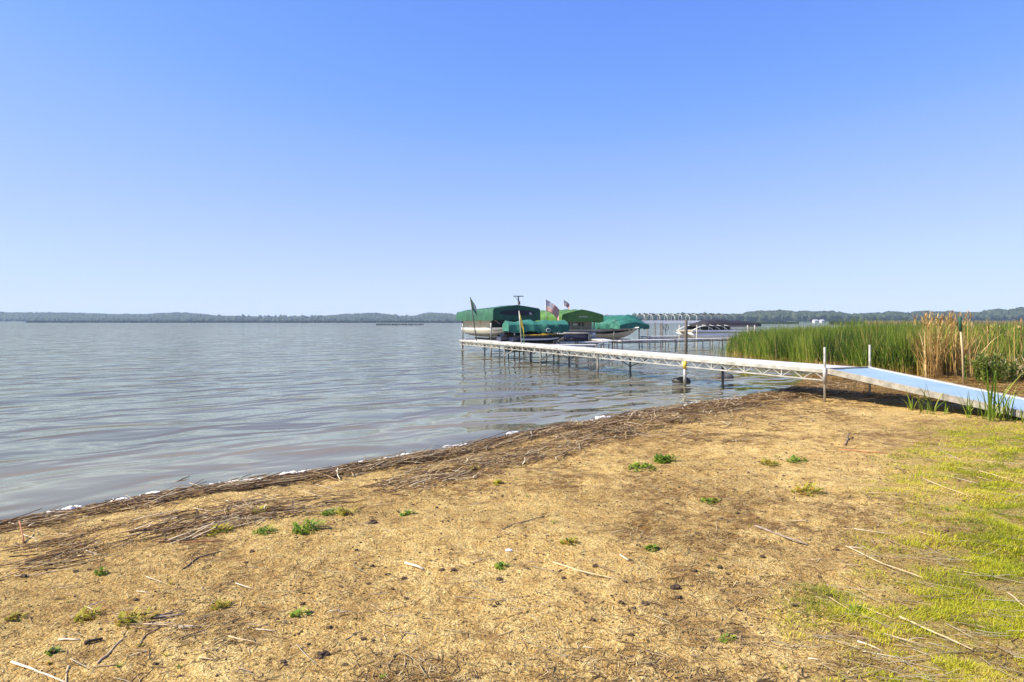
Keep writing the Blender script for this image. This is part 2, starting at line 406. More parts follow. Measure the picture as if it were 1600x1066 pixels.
def water_material():
    m, nt, bs = newmat('lake_water'); nt.nodes.remove(bs); out = nt.nodes['Material Output']
    tc = nt.nodes.new('ShaderNodeTexCoord')
    def layer(rot, sx, sy, detail, rough=.5, dist=0.0):
        m0 = nt.nodes.new('ShaderNodeMapping'); m0.inputs['Rotation'].default_value = (0, 0, math.radians(-rot))
        mp = nt.nodes.new('ShaderNodeMapping'); mp.inputs['Scale'].default_value = (sx, sy, 1)
        nt.links.new(tc.outputs['Object'], m0.inputs[0]); nt.links.new(m0.outputs[0], mp.inputs[0])
        n = noise(nt, 1.0, detail, rough, vec=mp.outputs[0]); n.inputs['Distortion'].default_value = dist; return n.outputs[0]
    a = layer(38, .50, .92, 2, .42, .5); b = layer(26, 1.0, 2.4, 2, .5, .3); c = layer(55, 3.0, 8.0, 2, .5); d0 = layer(36, .09, .24, 2)
    dep = attr(nt, 'depth')
    h = math_(nt, 'ADD', math_(nt, 'MULTIPLY', a, WAVE[0]), math_(nt, 'ADD', math_(nt, 'MULTIPLY', b, WAVE[1]), math_(nt, 'ADD', math_(nt, 'MULTIPLY', c, WAVE[2]), math_(nt, 'MULTIPLY', d0, WAVE[3]))))
    calm = ramp(nt, math_(nt, 'MULTIPLY', dep, .5), [(.0,(.25,)*3),(.40,(.7,)*3),(1.0,(1,)*3)]).outputs[0]
    bp = nt.nodes.new('ShaderNodeBump'); bp.inputs['Distance'].default_value = 1.0
    nt.links.new(calm, bp.inputs['Strength']); nt.links.new(h, bp.inputs['Height'])
    fr = nt.nodes.new('ShaderNodeFresnel'); fr.inputs['IOR'].default_value = 1.6; nt.links.new(bp.outputs[0], fr.inputs['Normal'])
    gl = nt.nodes.new('ShaderNodeBsdfGlossy'); gl.inputs['Roughness'].default_value = .06; gl.inputs['Color'].default_value = (1,.985,.82,1)
    nt.links.new(bp.outputs[0], gl.inputs['Normal'])
    df = nt.nodes.new('ShaderNodeBsdfDiffuse')
    tr = nt.nodes.new('ShaderNodeBsdfTransparent'); tr.inputs[0].default_value = (.93,.92,.86,1)
    mk = ramp(nt, math_(nt, 'MULTIPLY', dep, .125), [(.0,(.12,)*3),(.06,(.35,)*3),(.25,(.75,)*3),(.8,(1,)*3)]).outputs[0]
    dc = ramp(nt, math_(nt, 'MULTIPLY', dep, .05), [(.0,(.54,.44,.27)),(.05,(.34,.285,.185)),(.16,(.155,.132,.09)),(.5,(.108,.092,.063))]).outputs[0]
    nt.links.new(dc, df.inputs[0])
    m1 = nt.nodes.new('ShaderNodeMixShader'); nt.links.new(mk, m1.inputs[0]); nt.links.new(tr.outputs[0], m1.inputs[1]); nt.links.new(df.outputs[0], m1.inputs[2])
    m2 = nt.nodes.new('ShaderNodeMixShader'); nt.links.new(fr.outputs[0], m2.inputs[0]); nt.links.new(m1.outputs[0], m2.inputs[1]); nt.links.new(gl.outputs[0], m2.inputs[2])
    nt.links.new(m2.outputs[0], out.inputs[0])
    return m
WAVE = (.36, .020, .002, .34)
M['water'] = water_material()

# ================================================================== THE SETTING
def axis(lo, hi, a, b, step, grow):
    """coordinates: even steps inside a..b, growing outside"""
    c = list(np.arange(a, b, step)); s = step
    x = c[-1]
    while x < hi: s *= grow; x += s; c.append(x)
    x = c[0]; s = step; left = []
    while x > lo: s *= grow; x -= s; left.append(x)
    return np.array(left[::-1]+c)
def grid(xs, ys):
    X, Y = np.meshgrid(xs, ys); nx, ny = len(xs), len(ys)
    i = (np.arange(ny-1)[:, None]*nx + np.arange(nx-1)[None, :]).ravel()
    return X.ravel(), Y.ravel(), np.stack([i, i+1, i+nx+1, i+nx], -1)

def grass_cover(x, y):
    e = (x-(0.62*y-.70))/.8
    n = fbm(x, y, 1.1, 41, 4)
    g = np.clip(.08+.48*e+1.5*(n-.5), 0, 1)*np.clip((e+.55)/.8, 0, 1)*np.clip((x-.7)/.6, 0, 1)
    g = g*np.clip((11.5-y)/2.5, 0.12, 1)
    return np.clip(g, 0, 1)
def litter_cover(x, y):
    s = shore_sd(x, y); n = fbm(x, y, .75, 77, 4); n2 = fbm(x, y, 3.8, 78, 3)
    p = np.clip((n-.43-.03*np.clip((3-x)/4,0,1))*5, 0, 1)*.95
    band = np.exp(-((s-.35)/.45)**2)
    wide = np.clip((x+1.5)/3, 0, 1)*np.clip((2.6-s)/1.0, 0, 1)*np.clip(s/.2, 0, 1)
    back = np.clip((y-12.5)/1.5, 0, 1)*np.clip((x-6)/1.5, 0, 1)
    return np.clip(np.maximum.reduce([p, band*.9, wide*.85, back*.8])*np.clip((n2-.34)*4.2, 0.15, 1), 0, 1)

xs = axis(-290, 330, -6.0, 10.0, .04, 1.05); ys = axis(-80, 310, 2.3, 8.0, .026, 1.016)
X, Y, F = grid(xs, ys)
S = shore_sd(X, Y)
me = mesh_np('beach', np.stack([X, Y, gz(X, Y)], -1), F,
    {'wet': np.clip(np.exp(-np.maximum(S, 0)/.30), 0, 1), 'grass': grass_cover(X, Y), 'litter': litter_cover(X, Y)}, smooth=True)
tag(link('beach', me, M['sand']), 'golden sand beach with brown litter and thin grass', kind='structure')

xs = axis(-3200, 3200, -8, 20, .35, 1.09); ys = axis(-300, 2300, 2, 45, .35, 1.07)
X, Y, F = grid(xs, ys)
me = mesh_np('lake', np.stack([X, Y, np.zeros_like(X)], -1), F, {'depth': np.maximum(-shore_sd(X, Y), 0)}, smooth=True)
tag(link('lake', me, M['water']), 'calm grey lake water with soft ripples', kind='structure')

# ---- far shores: hills and the woods on them
def hill_strip(name, pts, D, depth, tree_h):
    px = np.linspace(pts[0][0], pts[-1][0], 220); sk = np.interp(px, [p[0] for p in pts], [p[1] for p in pts])
    top = np.maximum(CAMZ+(HZ-sk)*D/FPX-tree_h, .8)
    V = []; prof = [(-.35, -1.5), (-.30, .25), (-.12, .72), (0.0, 1.0), (.35, .6), (.8, -1.5)]
    for k, (dy, hz_) in enumerate(prof):
        d = D+dy*depth; V.append(np.stack([(px-800)/FPX*D*(1+.25*dy*depth/D), np.full_like(px, d), top*hz_ if hz_ > 0 else np.full_like(px, hz_)], -1))
    V = np.stack(V, 0); n = len(px); i = (np.arange(len(prof)-1)[:, None]*n+np.arange(n-1)[None, :]).ravel()
    o = link(name, mesh_np(name, V.reshape(-1, 3), np.stack([i, i+1, i+n+1, i+n], -1), None, True), M['hill'])
    o['kind'] = 'structure'
    return px, top
import bmesh as _bm
def ico(sub):
    bm = _bm.new(); _bm.ops.create_icosphere(bm, subdivisions=sub, radius=1.0); bm.verts.index_update()
    v = np.array([x.co[:] for x in bm.verts]); f = np.array([[q.index for q in t.verts] for t in bm.faces]); bm.free(); return v, f
ICO1, ICO2 = ico(2), ico(1)
def crowns(name, X, Y, Z, R, H, label, ic=None):
    v, f = ic or ICO1; n = len(X)
    j = 1+.30*(RNG.random((n, len(v), 1))-.5)*2
    Vv = v[None]*j*np.stack([R, R, H], -1)[:, None, :] + np.stack([X, Y, Z], -1)[:, None, :]
    Ff = f[None]+(np.arange(n)*len(v))[:, None, None]
    o = link(name, mesh_np(name, Vv.reshape(-1, 3), Ff.reshape(-1, 3), {'rnd': np.repeat(RNG.random(n), len(v)), 'hgt': np.zeros(n*len(v))}, False), M['woods'])
    return tag(o, label, kind='stuff')
def woods(name, pts, D, depth, n, r0, r1, th, label, front=-.30):
    px, top = hill_strip('hills', pts, D, depth, th)
    q = RNG.uniform(pts[0][0], pts[-1][0], n); tp = np.interp(q, px, top) + (fbm(q, q*0, .045, 8, 4)-.5)*th*(.45 if D > 1200 else .9); k = RNG.random(n)
    dy = front+(.06-front)*k; frac = np.interp(dy, [-.30, -.12, 0, .1], [.25, .72, 1, .93])
    R = r0+(r1-r0)*RNG.random(n)**1.8; H = R*RNG.uniform(.6, 1.4, n)
    crowns(name, (q-800)/FPX*D*(1+.25*dy*depth/D), D+dy*depth, np.maximum(tp*frac+th-H*1.05, H*.75), R, H, label, ICO2 if D > 1200 else ICO1)
L_SKY = [(-500,488),(-250,486),(0,487.4),(115,488),(155,490),(220,491),(283,487.5),(345,493.5),(410,494.5),(480,495),(548,489.5),(590,488.5),(640,495.5),(666,488.5),(700,489.5),(718,493),(800,494),(900,492.5),(1000,493),(1060,495),(1200,499)]
woods('far_woods', L_SKY, 1750, 320, 13000, 3.5, 7.5, 8, 'hazy blue wooded hills along the far left shore')
F_SKY = [(-500,495),(0,495.5),(150,496.5),(300,495),(450,497),(560,496.5),(720,497.5)]
woods('shore_woods', F_SKY, 1500, 160, 4500, 2.5, 5, 5, 'darker low wooded shoreline under the left hills')
R_SKY = [(985,496),(1015,493.5),(1060,492.5),(1110,490.5),(1150,489),(1185,487),(1250,485.5),(1300,487),(1335,490),(1365,489),(1400,487),(1440,486.5),(1500,487),(1545,485),(1575,483),(1600,481),(1680,479),(1900,478),(2300,480)]
woods('lakeside_woods', R_SKY, 930, 150, 5200, 1.8, 5.6, 8, 'hazy green tree line along the right shore')
for i, (px, w, lab) in enumerate(((1274, 4.6, 'tiny white house on the right shore, the lower left one'), (1284, 3.6, 'tiny white house on the right shore, the right one'))):
    t = thing('lake_house', lab, 'house', (P(px, 850).x, 850, 0), 0.15)
    MB().box((0,0,1.3), (w, 6, 2.6)).build('wall', M['house_wall'], t)
    MB().add([(-w/2-.4,-3.4,2.6),(w/2+.4,-3.4,2.6),(w/2+.4,3.4,2.6),(-w/2-.4,3.4,2.6),(-w/2-.4,0,3.7),(w/2+.4,0,3.7)],
             [(0,1,5,4),(2,3,4,5),(0,4,3),(1,2,5),(0,3,2,1)]).build('roof', M['house_wall'], t)
    MB().box((-w*.2,-3.03,1.5),(1.0,.06,1.0)).build('window', M['glass'], t)
    MB().box((w*.25,-3.03,1.0),(.9,.06,1.9)).build('door', M['house_roof'], t)

def reed_wall(name, pxs, D, dd, h, n, width, mat, label):
    q = RNG.uniform(pxs[0], pxs[1], n); d = D+RNG.uniform(-dd, dd, n); x = (q-800)/FPX*d
    b = np.stack([x, d, np.full(n, -.1)], -1)
    hh = h*RNG.uniform(.75, 1.1, n)
    V, F, R, T = ribbons(b, hh, RNG.uniform(0, 6.28, n), RNG.uniform(-.1, .1, n), RNG.uniform(0, .2, n), np.full(n, width), 2, RNG.normal(0, .35, n), 4)
    return tag(link(name, mesh_np(name, V, F, {'rnd': R, 'hgt': T}), mat), label, kind='stuff')
reed_wall('marsh_line', (40, 460), 820, 60, 2.0, 3600, 1.2, M['far_dark'], 'dark low marsh line far out on the left water')
reed_wall('marsh_line', (440, 735), 780, 50, 1.8, 2600, 1.1, M['far_dark'], 'dark low marsh line behind the far water by the boats')
reed_wall('reed_patch', (588, 662), 310, 9, .85, 420, .12, M['far_dark'], 'sparse reed patch standing in open water left of the boats')
reed_wall('far_reeds', (1130, 1248), 440, 40, 1.5, 2600, .5, M['far_reed'], 'olive reed island in the water right of the covered pontoon boat')
reed_wall('far_reeds', (1296, 1420), 360, 30, 1.9, 2400, .4, M['far_reed'], 'olive reed edge behind the tall green reeds')
reed_wall('far_dry_reeds', (1350, 1800), 230, 40, 2.1, 6000, .3, M['far_tan'], 'tan strip of dry reeds before the right tree line')

# ================================================================== THE DOCK
TH = math.asin(.385)
DO = (6.46, 14.0, 0)
dock = thing('dock', 'long white truss-sided dock running out from the beach', 'dock', DO, TH)
W, LN, ZT, SEC = 1.15, 23.9, .77, 4.78
for k in range(5):
    MB().box((W/2, SEC*(k+.5), ZT-.02), (W-.012, SEC-.012, .04)).build('deck_panel', M['deck'], dock, bevel=.006)
ME = {}
def shared(key, fn, name, mat, parent, loc=(0,0,0), rot=(0,0,0)):
    if key not in ME: ME[key] = fn().build(name, mat, parent); o = ME[key]
    else:
        o = ME[key].copy(); COL.objects.link(o); o.parent = parent
    o.location = loc; o.rotation_euler = rot; return o
TB = .535
for sx in (0, W):
    s = -1 if sx == 0 else 1
    for k in range(5):
        shared('beam', lambda: MB().box((0, SEC/2, 0), (.045, SEC-.02, .075)), 'side_beam', M['white_metal'], dock, (sx+s*.026, SEC*k, ZT-.045))
        shared('chord', lambda: MB().box((0, SEC/2, 0), (.028, SEC-.03, .028)), 'truss_chord', M['white_metal'], dock, (sx+s*.026, SEC*k, TB))
        nb = 4
        for b in range(nb+1):
            yy = SEC*k + .02 + (SEC-.04)*b/nb
            shared('vert', lambda: MB().box((0,0,0), (.026,.03,ZT-.085-TB-.017)), 'truss_upright', M['white_metal'], dock, (sx+s*.026, yy, (ZT-.085+TB+.017)/2))
        for b in range(nb):
            for q in range(4):
                bay = (SEC-.04)/nb; y0 = SEC*k+.02+bay*(b+(q+.08)/4); y1 = SEC*k+.02+bay*(b+(q+.92)/4)
                up = q % 2 == 0
                def mk(): return MB().bar((0,y0-(y0+y1)/2,-(ZT-.085-TB-.017)/2), (0,(y1-y0)/2,(ZT-.085-TB-.017)/2), .013)
                shared('brace', mk, 'truss_brace', M['white_metal'], dock, (sx+s*.026, (y0+y1)/2, (ZT-.085+TB+.017)/2), (0, 0, 0 if up else math.pi))
for yy in np.arange(.6, LN, 1.195):
    shared('cross', lambda: MB().box((W/2,0,0), (W-.06,.05,.06)), 'cross_beam', M['grey_metal'], dock, (0, yy, ZT-.075))
def legpair(yy, top, metal, near=True, far=True, z0=-1.0):
    for sx, on in ((-.055, near), (W+.055, far)):
        if on: yield MB().tube([(sx, yy, z0), (sx, yy, top)], .036, 10).build('leg', metal, dock, True), sx
# tall white posts at the shore end
for sx, top, dy in ((-.085, 1.215, -.02), (W+.09, 1.245, .02)):
    p0 = dock.matrix_basis
    wx = DO[0]+math.cos(TH)*sx-math.sin(TH)*dy; wy = DO[1]+math.sin(TH)*sx+math.cos(TH)*dy
    g = gz1(wx, wy)
    lg = MB().tube([(sx, dy, g-.15), (sx, dy, top), (sx, dy, top+.004)], [.023,.023,.018], 12).build('leg', M['post'], dock, True, label='tall white post at the shore end of the dock')
    MB().tube([(sx, dy, TB-.06), (sx, dy, ZT+.03)], .035, 12).build('sleeve', M['white_metal'], lg, True)
for i, yy in enumerate((4.64, 9.3, 13.75, 17.5, 23.4)):
    for lg, sx in legpair(yy, ZT-.1, M['wet_shaded_post']):
        if i == 0 and sx < 0:
            MB().tube([(sx, yy, TB-.05), (sx, yy, ZT-.095)], .052, 12).build('collar', M['yellow'], lg, True)
            MB().tube([(sx, yy, .03), (sx, yy, TB-.06)], .041, 12).build('sleeve', M['grey_metal'], lg, True)
        if i >= 1:
            for dy in ((-1.0,) if sx < 0 else (-1.0, 1.0)):
                MB().bar((sx, yy, .22), (sx, yy+dy, TB-.02), .03).build('brace', M['dark_metal'] if i < 3 else M['grey_metal'], lg)

# ---- ramp to the shore
ramp_o = thing('ramp', 'light blue gangway ramp sloping from the dock down to the beach', 'ramp', (DO[0], DO[1], 0), TH)
RL, RW, Z0, Z1 = 4.9, 1.22, .772, .215
sl = math.atan2(Z0-Z1, RL); RX = Matrix.Rotation(sl, 3, 'X')
def rp(x, y, dz): return Vector((x, -y, Z0-(Z0-Z1)*y/RL+dz))
MB().box(rp(RW/2-.03, RL/2+.02, -.022), (RW-.11, RL-.04, .04), RX).build('deck_mat', M['blue_deck'], ramp_o, bevel=.006)
for xx in (-.03, RW-.03):
    MB().box(rp(xx, RL/2+.02, -.035), (.05, RL-.02, .11), RX).build('side_rail', M['rail_trim'], ramp_o, bevel=.004)
    MB().box(rp(xx+(.028 if xx < 0 else -.028), RL/2+.02, .006), (.10, RL-.02, .012), RX).build('edge_trim', M['deck'], ramp_o)
for q in np.arange(.5, RL, .9):
    MB().box(rp(RW/2-.03, q, -.075), (RW-.06, .05, .05), RX).build('cross_beam', M['dark_metal'], ramp_o)
MB().box(rp(RW/2-.03, .005, -.02), (RW, .03, .08), RX).build('hinge_plate', M['rail_trim'], ramp_o)

# ---- smaller piers
def pier(label, a, b, width, z, n_leg, mat=M['deck'], truss=True, depth=.16, name='finger_pier'):
    a = Vector((a[0], a[1], 0)); b = Vector((b[0], b[1], 0)); L = (b-a).length; rz = math.atan2(b.y-a.y, b.x-a.x)
    t = thing(name, label, 'pier', a, rz)
    ns = max(1, round(L/2.4))
    for k in range(ns):
        MB().box((L*(k+.5)/ns, width/2, z-.03), (L/ns-.02, width, .06)).build('deck_panel', mat, t, bevel=.006)
    for yy in (.02, width-.02):
        MB().box((L/2, yy, z-depth), (L, .035, .035)).build('truss_chord', M['grey_metal'], t)
        m = MB(); k = 0
        if truss:
            for q in np.arange(0, L-.35, .38):
                MB().bar((q, yy, z-.06-.0 if k % 2 else z-depth), (q+.36, yy, z-depth if k % 2 else z-.06), .022).build('truss_brace', M['grey_metal'], t); k += 1
    for q in np.linspace(.15, L-.15, n_leg):
        for yy in (.0, width):
            MB().tube([(q, yy, -1.2), (q, yy, z+.02)], .03, 8).build('leg', M['wet_shaded_post'], t, True)
    return t
pier('short white finger pier just behind the dock, nearest the camera', (.35, 29.2), (3.85, 30.0), .75, .72, 2)
pier('narrow white finger pier behind the nearest finger pier, beside the navy dinghy', (2.1, 32.6), (4.9, 33.6), .6, .74, 2)
pier('white neighbour pier running out along the black-striped speedboat', (5.75, 37.1), (5.1, 46), .8, .70, 3, name='pier')
pier('long white neighbour pier crossing in front of the covered pontoon boat', (5.9, 37.2), (16.5, 44.3), .8, .70, 4, name='pier')
pier('white pier under the bare canopy frame, farthest back', (9.2, 46.2), (15.5, 48.6), 1.0, .72, 4, name='pier')
# thick weathered piling at the crossing pier
pl = P(1072, 38.6, 0)
t = tag(MB().tube([(pl.x, 38.6, -1.2), (pl.x, 38.6, 1.80), (pl.x+.01, 38.6, 1.83)], [.09,.085,.07], 10).build('piling', M['piling'], None, True), 'tall grey piling in front of the covered pontoon boat', 'piling')

# ================================================================== CANOPIES, LIFTS AND BOATS
def canopy_rings(Wd, L, zb, ze, zp, n=22, wrinkle=.02, sag=.05, seed=0, rear_drop=0.0, rear_round=.0, scallop=0.0, nose=0.0, dip=0.0):
    """cross-section rings along Y from -L to 0 (front at y=0)"""
    rings = []
    half = Wd/2
    for i in range(n+1):
        t = i/n; y = -L*(1-t)
        ee = 1-math.exp(-t*9) if rear_round else 1
        kz = 1-rear_drop*(1-t)
        k_end = math.sqrt(max(0, 1-max(0, (1-t*L/max(rear_round, 1e-6)))**2)) if rear_round and t*L < rear_round else 1
        nz = 1-(max(0, 1-(1-t)*L/nose))**2*.55 if nose and (1-t)*L < nose else 1
        ztop = lambda z: zb+(z-zb)*kz*max(.35, k_end)*nz
        pr = []
        zbl = zb-sag*math.sin(math.pi*(t*3 % 1)) - scallop*abs(math.sin(t*n*1.1))
        prof = [(-1,zbl),(-1.0,zb+.5*(ze-zb)),(-.985,ze-.08*(ze-zb)),(-.94,ze+.02),(-.7,ze+.35*(zp-ze)),(-.35,ze+.72*(zp-ze)),(0,zp),
                (.35,ze+.72*(zp-ze)),(.7,ze+.35*(zp-ze)),(.94,ze+.02),(.985,ze-.08*(ze-zb)),(1.0,zb+.5*(ze-zb)),(1,zbl)]
        for j, (a, z) in enumerate(prof):
            w = float(fbm(np.array([y*1.6+seed]), np.array([j*1.1+seed*.3]), 1.0, seed, 3)[0])-.5
            edge = 0 if i in (0, n) else 1
            w += (.55 if i % 5 == 0 else -.10 if i % 5 in (2, 3) else .1)*min(1, wrinkle*20)
            zz = ztop(z) if z >= zb else z
            if abs(a) < .8: zz -= dip*math.sin(math.pi*3*t)**2*edge
            if abs(a) >= 1.0 and z == zbl: zz += edge*(float(fbm(np.array([y*4.0+seed]), np.array([a*3.0]), 1.0, seed+5, 2)[0])-.5)*.10
            side = abs(a) > .9
            pr.append(Vector((a*half*(1 if k_end > .5 else .5+k_end) + edge*(w*wrinkle*2.2*(1 if side else .3))*(1 if a > 0 else -1), y, zz + edge*w*wrinkle*(0.6 if side else 1.6))))
        rings.append(pr)
    return rings
def end_panel(ring, mat, parent, name='end_panel', dy=.0, label=None):
    n = len(ring); vs = [v+Vector((0, dy, 0)) for v in ring]; m = MB()
    c = Vector((0, ring[0].y+dy, sum(v.z for v in ring)/n))
    vs.append(c); m.add(vs, [(k, (k+1) % n, n) for k in range(n)])
    return m.build(name, mat, parent, label=label)
def lift_frame(parent, Wd, L, z_top, z_cr, cr=True, mat=None, posts=((-1,-.12),(1,-.12),(-1,-.88),(1,-.88)), r=.04):
    mat = mat or M['grey_metal']
    for sx, fy in posts:
        MB().tube([(sx*Wd/2*.9, L*fy, .62), (sx*Wd/2*.9, L*fy, z_top)], r, 8).tube([(sx*Wd/2*.9, L*fy, -1.2), (sx*Wd/2*.9, L*fy, .62)], r*.97, 8, 1).build('post', [mat, M['wet_shaded_post']], parent, True)
    for sx in (-1, 1):
        MB().box((sx*Wd/2*.9, -L/2, z_top+.02), (.06, L*.98, .06)).build('top_rail', mat, parent)
    if cr:
        for fy in (-.25, -.75):
            MB().box((0, L*fy, z_cr-.06), (Wd, .09, .1)).build('cradle_beam', mat, parent)
        for sx in (-1, 1):
            MB().box((sx*Wd/2*.8, -L/2, .40), (.09, L*.96, .20)).build('side_beam', M['wet_shaded_post'], parent)  # added dark beam that blocks the bright gap, standing in for shade
            MB().box((sx*.45, -L/2, z_cr+.03), (.1, L*.7, .07)).build('bunk', M['charcoal'], parent)
def hull(L, B, zk, zg, sheer=.12, bowpow=2.3, rake=.25, n=16, flare=.80):
    """rings from stern (y=-L/2) to bow (y=L/2): left gunwale .. keel .. right gunwale"""
    rings = []
    for i in range(n+1):
        t = i/n; b = B/2*(1-max(0, (t-.38)/.62)**bowpow)*(.93+.07*min(1, t*4)); b = max(b, .02)
        k = zk+(zg-zk)*.82*max(0, (t-.55)/.45)**2.2
        g = zg+sheer*t*t
        y = -L/2+L*t
        yr = lambda z: y + rake*max(0, (t-.6)/.4)*((z-k)/(g-k+1e-6)-1)
        c1 = k+(g-k)*.38; c2 = k+(g-k)*.52
        half = [(b, g), (b*.985, k+(g-k)*.76), (b*.95, c2), (b*flare, c1), (b*.42, k+(g-k)*.14), (0, k)]
        ring = [Vector((-x, yr(z), z)) for x, z in half]+[Vector((x, yr(z), z)) for x, z in half[-2::-1]]
        rings.append(ring)
    return rings
def stripe(rings, lo, hi, side, off=.006, rng=(0, None)):
    """a band between hull points lo and hi on one side, proud of the hull"""
    out = []
    for r in rings[rng[0]:rng[1]]:
        a, b = (r[lo], r[hi]) if side < 0 else (r[-1-lo], r[-1-hi])
        d = Vector((side*off, 0, 0)); out.append([a+d, b+d])
    return out

UX, UY = -.385, .923          # along the dock, away from the shore
def axis_rz(dx, dy): return math.atan2(-dx, dy)     # rotation that turns local +Y to (dx, dy)
RZ_OUT = axis_rz(.385, -.923) # bows point back towards the beach

# ---- A: big dark green canopy at the end of the dock
W_A, L_A = 2.75, 6.3
cA = Vector((-1.0, 36.0, 0)) + Vector((.923, .385, 0))*W_A/2
lift = thing('boat_lift', 'boat lift under the leftmost dark green canopy with a dark oval front', 'boat lift', cA, RZ_OUT, 'canopied boat lifts')
rA = canopy_rings(W_A, L_A, 1.80, 2.42, 2.62, 30, .05, .05, 3, .22, 0)
cn = MB().loft(rA).build('canopy', M['canvas_green'], lift, True)
ep = end_panel(rA[-1], M['canvas_green'], cn, 'end_panel', .004); end_panel(rA[0], M['canvas_green'], cn, 'end_panel', -.004)
m = MB(); vs = [(1.02*math.cos(a), .012, 2.18+(.19 if math.sin(a) > 0 else .13)*math.sin(a)) for a in np.linspace(0, 2*math.pi, 28, endpoint=False)]
m.add(vs+[(0,.012,2.18)], [(k, (k+1) % 28, 28) for k in range(28)]); m.build('oval_mesh_vent', M['mesh_navy'], cn)
# small white emblem (a leaping shape) at the right of the oval; local -X is the right as seen
m = MB(); m.add([(-.70,.018,2.14),(-.92,.018,2.14),(-.80,.018,2.19),(-.76,.018,2.25),(-.73,.018,2.19)], [(0,1,2),(0,2,4),(2,3,4)])
m.add([(-.72,.018,2.12),(-.90,.018,2.12),(-.88,.018,2.105),(-.74,.018,2.105)], [(0,1,2,3)]); m.build('emblem', M['flag_white'], cn)
lift_frame(lift, W_A-.1, L_A, 1.86, .72)
# boat A on the lift: beige-sided deck boat
bA = thing('deck_boat', 'beige sided deck boat raised under the leftmost green canopy', 'boat', cA+Vector((UX, UY, 0))*3.0, RZ_OUT)
hA = hull(6.4, 2.3, .80, 1.36, .06, 3.2, .3)
MB().loft(hA).build('hull', M['white_gel'], bA, True); end_panel(hA[0], M['white_gel'], bA, 'transom')
for sd in (-1, 1):
    MB().loft(stripe(hA, 1, 2, sd)).build('rub_stripe', M['beige_dark'], bA)
    MB().loft(stripe(hA, 3, 4, sd)).build('bottom_band', M['grey_metal'], bA)
m = MB(); m.loft([[r[0], (r[0]+r[-1])/2+Vector((0,0,.03)), r[-1]] for r in hA]); m.build('deck', M['beige_panel'], bA)
for sx in (-1, 1):
    for k in range(3):
        MB().box((sx*1.0, -2.2+k*1.55, 1.66), (.04, 1.5, .52)).build('side_panel', M['beige_panel'], bA, bevel=.01)
    MB().tube([(sx*1.0, -3.0, 1.95), (sx*1.0, 1.7, 1.95), (sx*.8, 2.5, 1.62)], .022, 6).build('rail', M['silver'], bA)
MB().box((0, 1.62, 1.6), (1.9, .05, .5)).build('front_panel', M['black_gel'], bA)
MB().box((0, 0.2, 1.62), (1.5, .9, .55)).build('console', M['black_gel'], bA, bevel=.05)

# ---- D: bright green peaked canopy
W_D, L_D = 2.8, 6.6
cD = Vector((2.92, 40.0, 0)) + Vector((.923, .385, 0))*W_D/2
lift = thing('boat_lift', 'boat lift under the bright green peaked canopy in the middle', 'boat lift', cD, RZ_OUT, 'canopied boat lifts')
rD = canopy_rings(W_D, L_D, 1.72, 2.14, 2.44, 30, .07, .06, 11, .0, 0)
cn = MB().loft(rD).build('canopy', M['canvas_bright'], lift, True)
end_panel(rD[-1], M['canvas_bright'], cn, 'end_panel', .004); end_panel(rD[0], M['canvas_bright'], cn, 'end_panel', -.004)
m = MB()
for k, wq in enumerate((.05,.035,.05,.03,.05,.04,.05,.035,.05)):
    m.box((.24-k*.065, .014, 2.01), (wq, .006, .05 if k % 3 else .062))
m.build('lettering', M['flag_white'], cn)
lift_frame(lift, W_D-.1, L_D, 1.80, .62)
bD = thing('pontoon_boat', 'beige pontoon boat with small windows under the bright green canopy', 'boat', cD+Vector((UX, UY, 0))*3.2, RZ_OUT)
for sx in (-1, 1):
    MB().tube([(sx*.85,-3.0,.88),(sx*.85,2.5,.88),(sx*.85,2.85,.93),(sx*.85,3.15,1.02)], [.28,.28,.2,.04], 12).build('pontoon', M['silver'], bD, True)
    MB().box((sx*1.14, -.3, 1.5), (.04, 5.0, .55)).build('side_panel', M['white_gel'], bD, bevel=.01)
MB().box((0,-.1,1.2), (2.4, 5.9, .09)).build('deck', M['beige_panel'], bD)
for k in range(3):
    MB().box((-.76+k*.76, 2.25, 1.49), (.74, .04, .46)).build('front_panel', M['beige_dark'], bD, bevel=.01)
MB().box((0, 2.28, 1.20), (2.3, .03, .13)).build('front_band', M['flag_green'], bD)
for k, mt in enumerate((M['glass'], M['pane'], M['glass'])):
    w = MB().box((.52-k*.45, 2.29, 1.55), (.36, .03, .22)).build('window', M['charcoal'], bD)
    MB().box((.52-k*.45, 2.311, 1.55), (.30, .01, .16)).build('pane', mt, w)
for sx in (-1.1,-.35,.35,1.1):
    MB().tube([(sx,2.3,1.22),(sx,2.3,1.8)], .022, 6).build('stanchion', M['silver'], bD)

# ---- E: teal draped canopy over the black striped speedboat
dE = Vector((.52, -.854, 0)); RZ_E = axis_rz(dE.x, dE.y); W_E, L_E = 2.55, 6.6
perp = Vector((.854, .52, 0))
cE = Vector((6.95, 44.0, 0)) + perp*W_E/2
lift = thing('boat_lift', 'boat lift under the ruffled teal canopy at the right of the group', 'boat lift', cE, RZ_E, 'canopied boat lifts')
rE = canopy_rings(W_E, L_E, 1.30, 1.72, 2.16, 45, .13, .05, 23, .38, 0, .05, .9)
cn = MB().loft(rE).build('canopy', M['canvas_teal'], lift, True)
end_panel(rE[-1], M['canvas_teal'], cn, 'end_panel', .004); end_panel(rE[0], M['canvas_teal'], cn, 'end_panel', -.004)
lift_frame(lift, W_E-.15, L_E, 1.36, .50, True, M['post'])
bE = thing('speedboat', 'white speedboat with black side stripes under the teal canopy', 'boat', cE-dE*2.75, RZ_E)
hE = hull(6.3, 2.2, .52, 1.18, .14, 2.2, .55, 20)
MB().loft(hE).build('hull', M['white_gel'], bE, True); end_panel(hE[0], M['white_gel'], bE, 'transom')
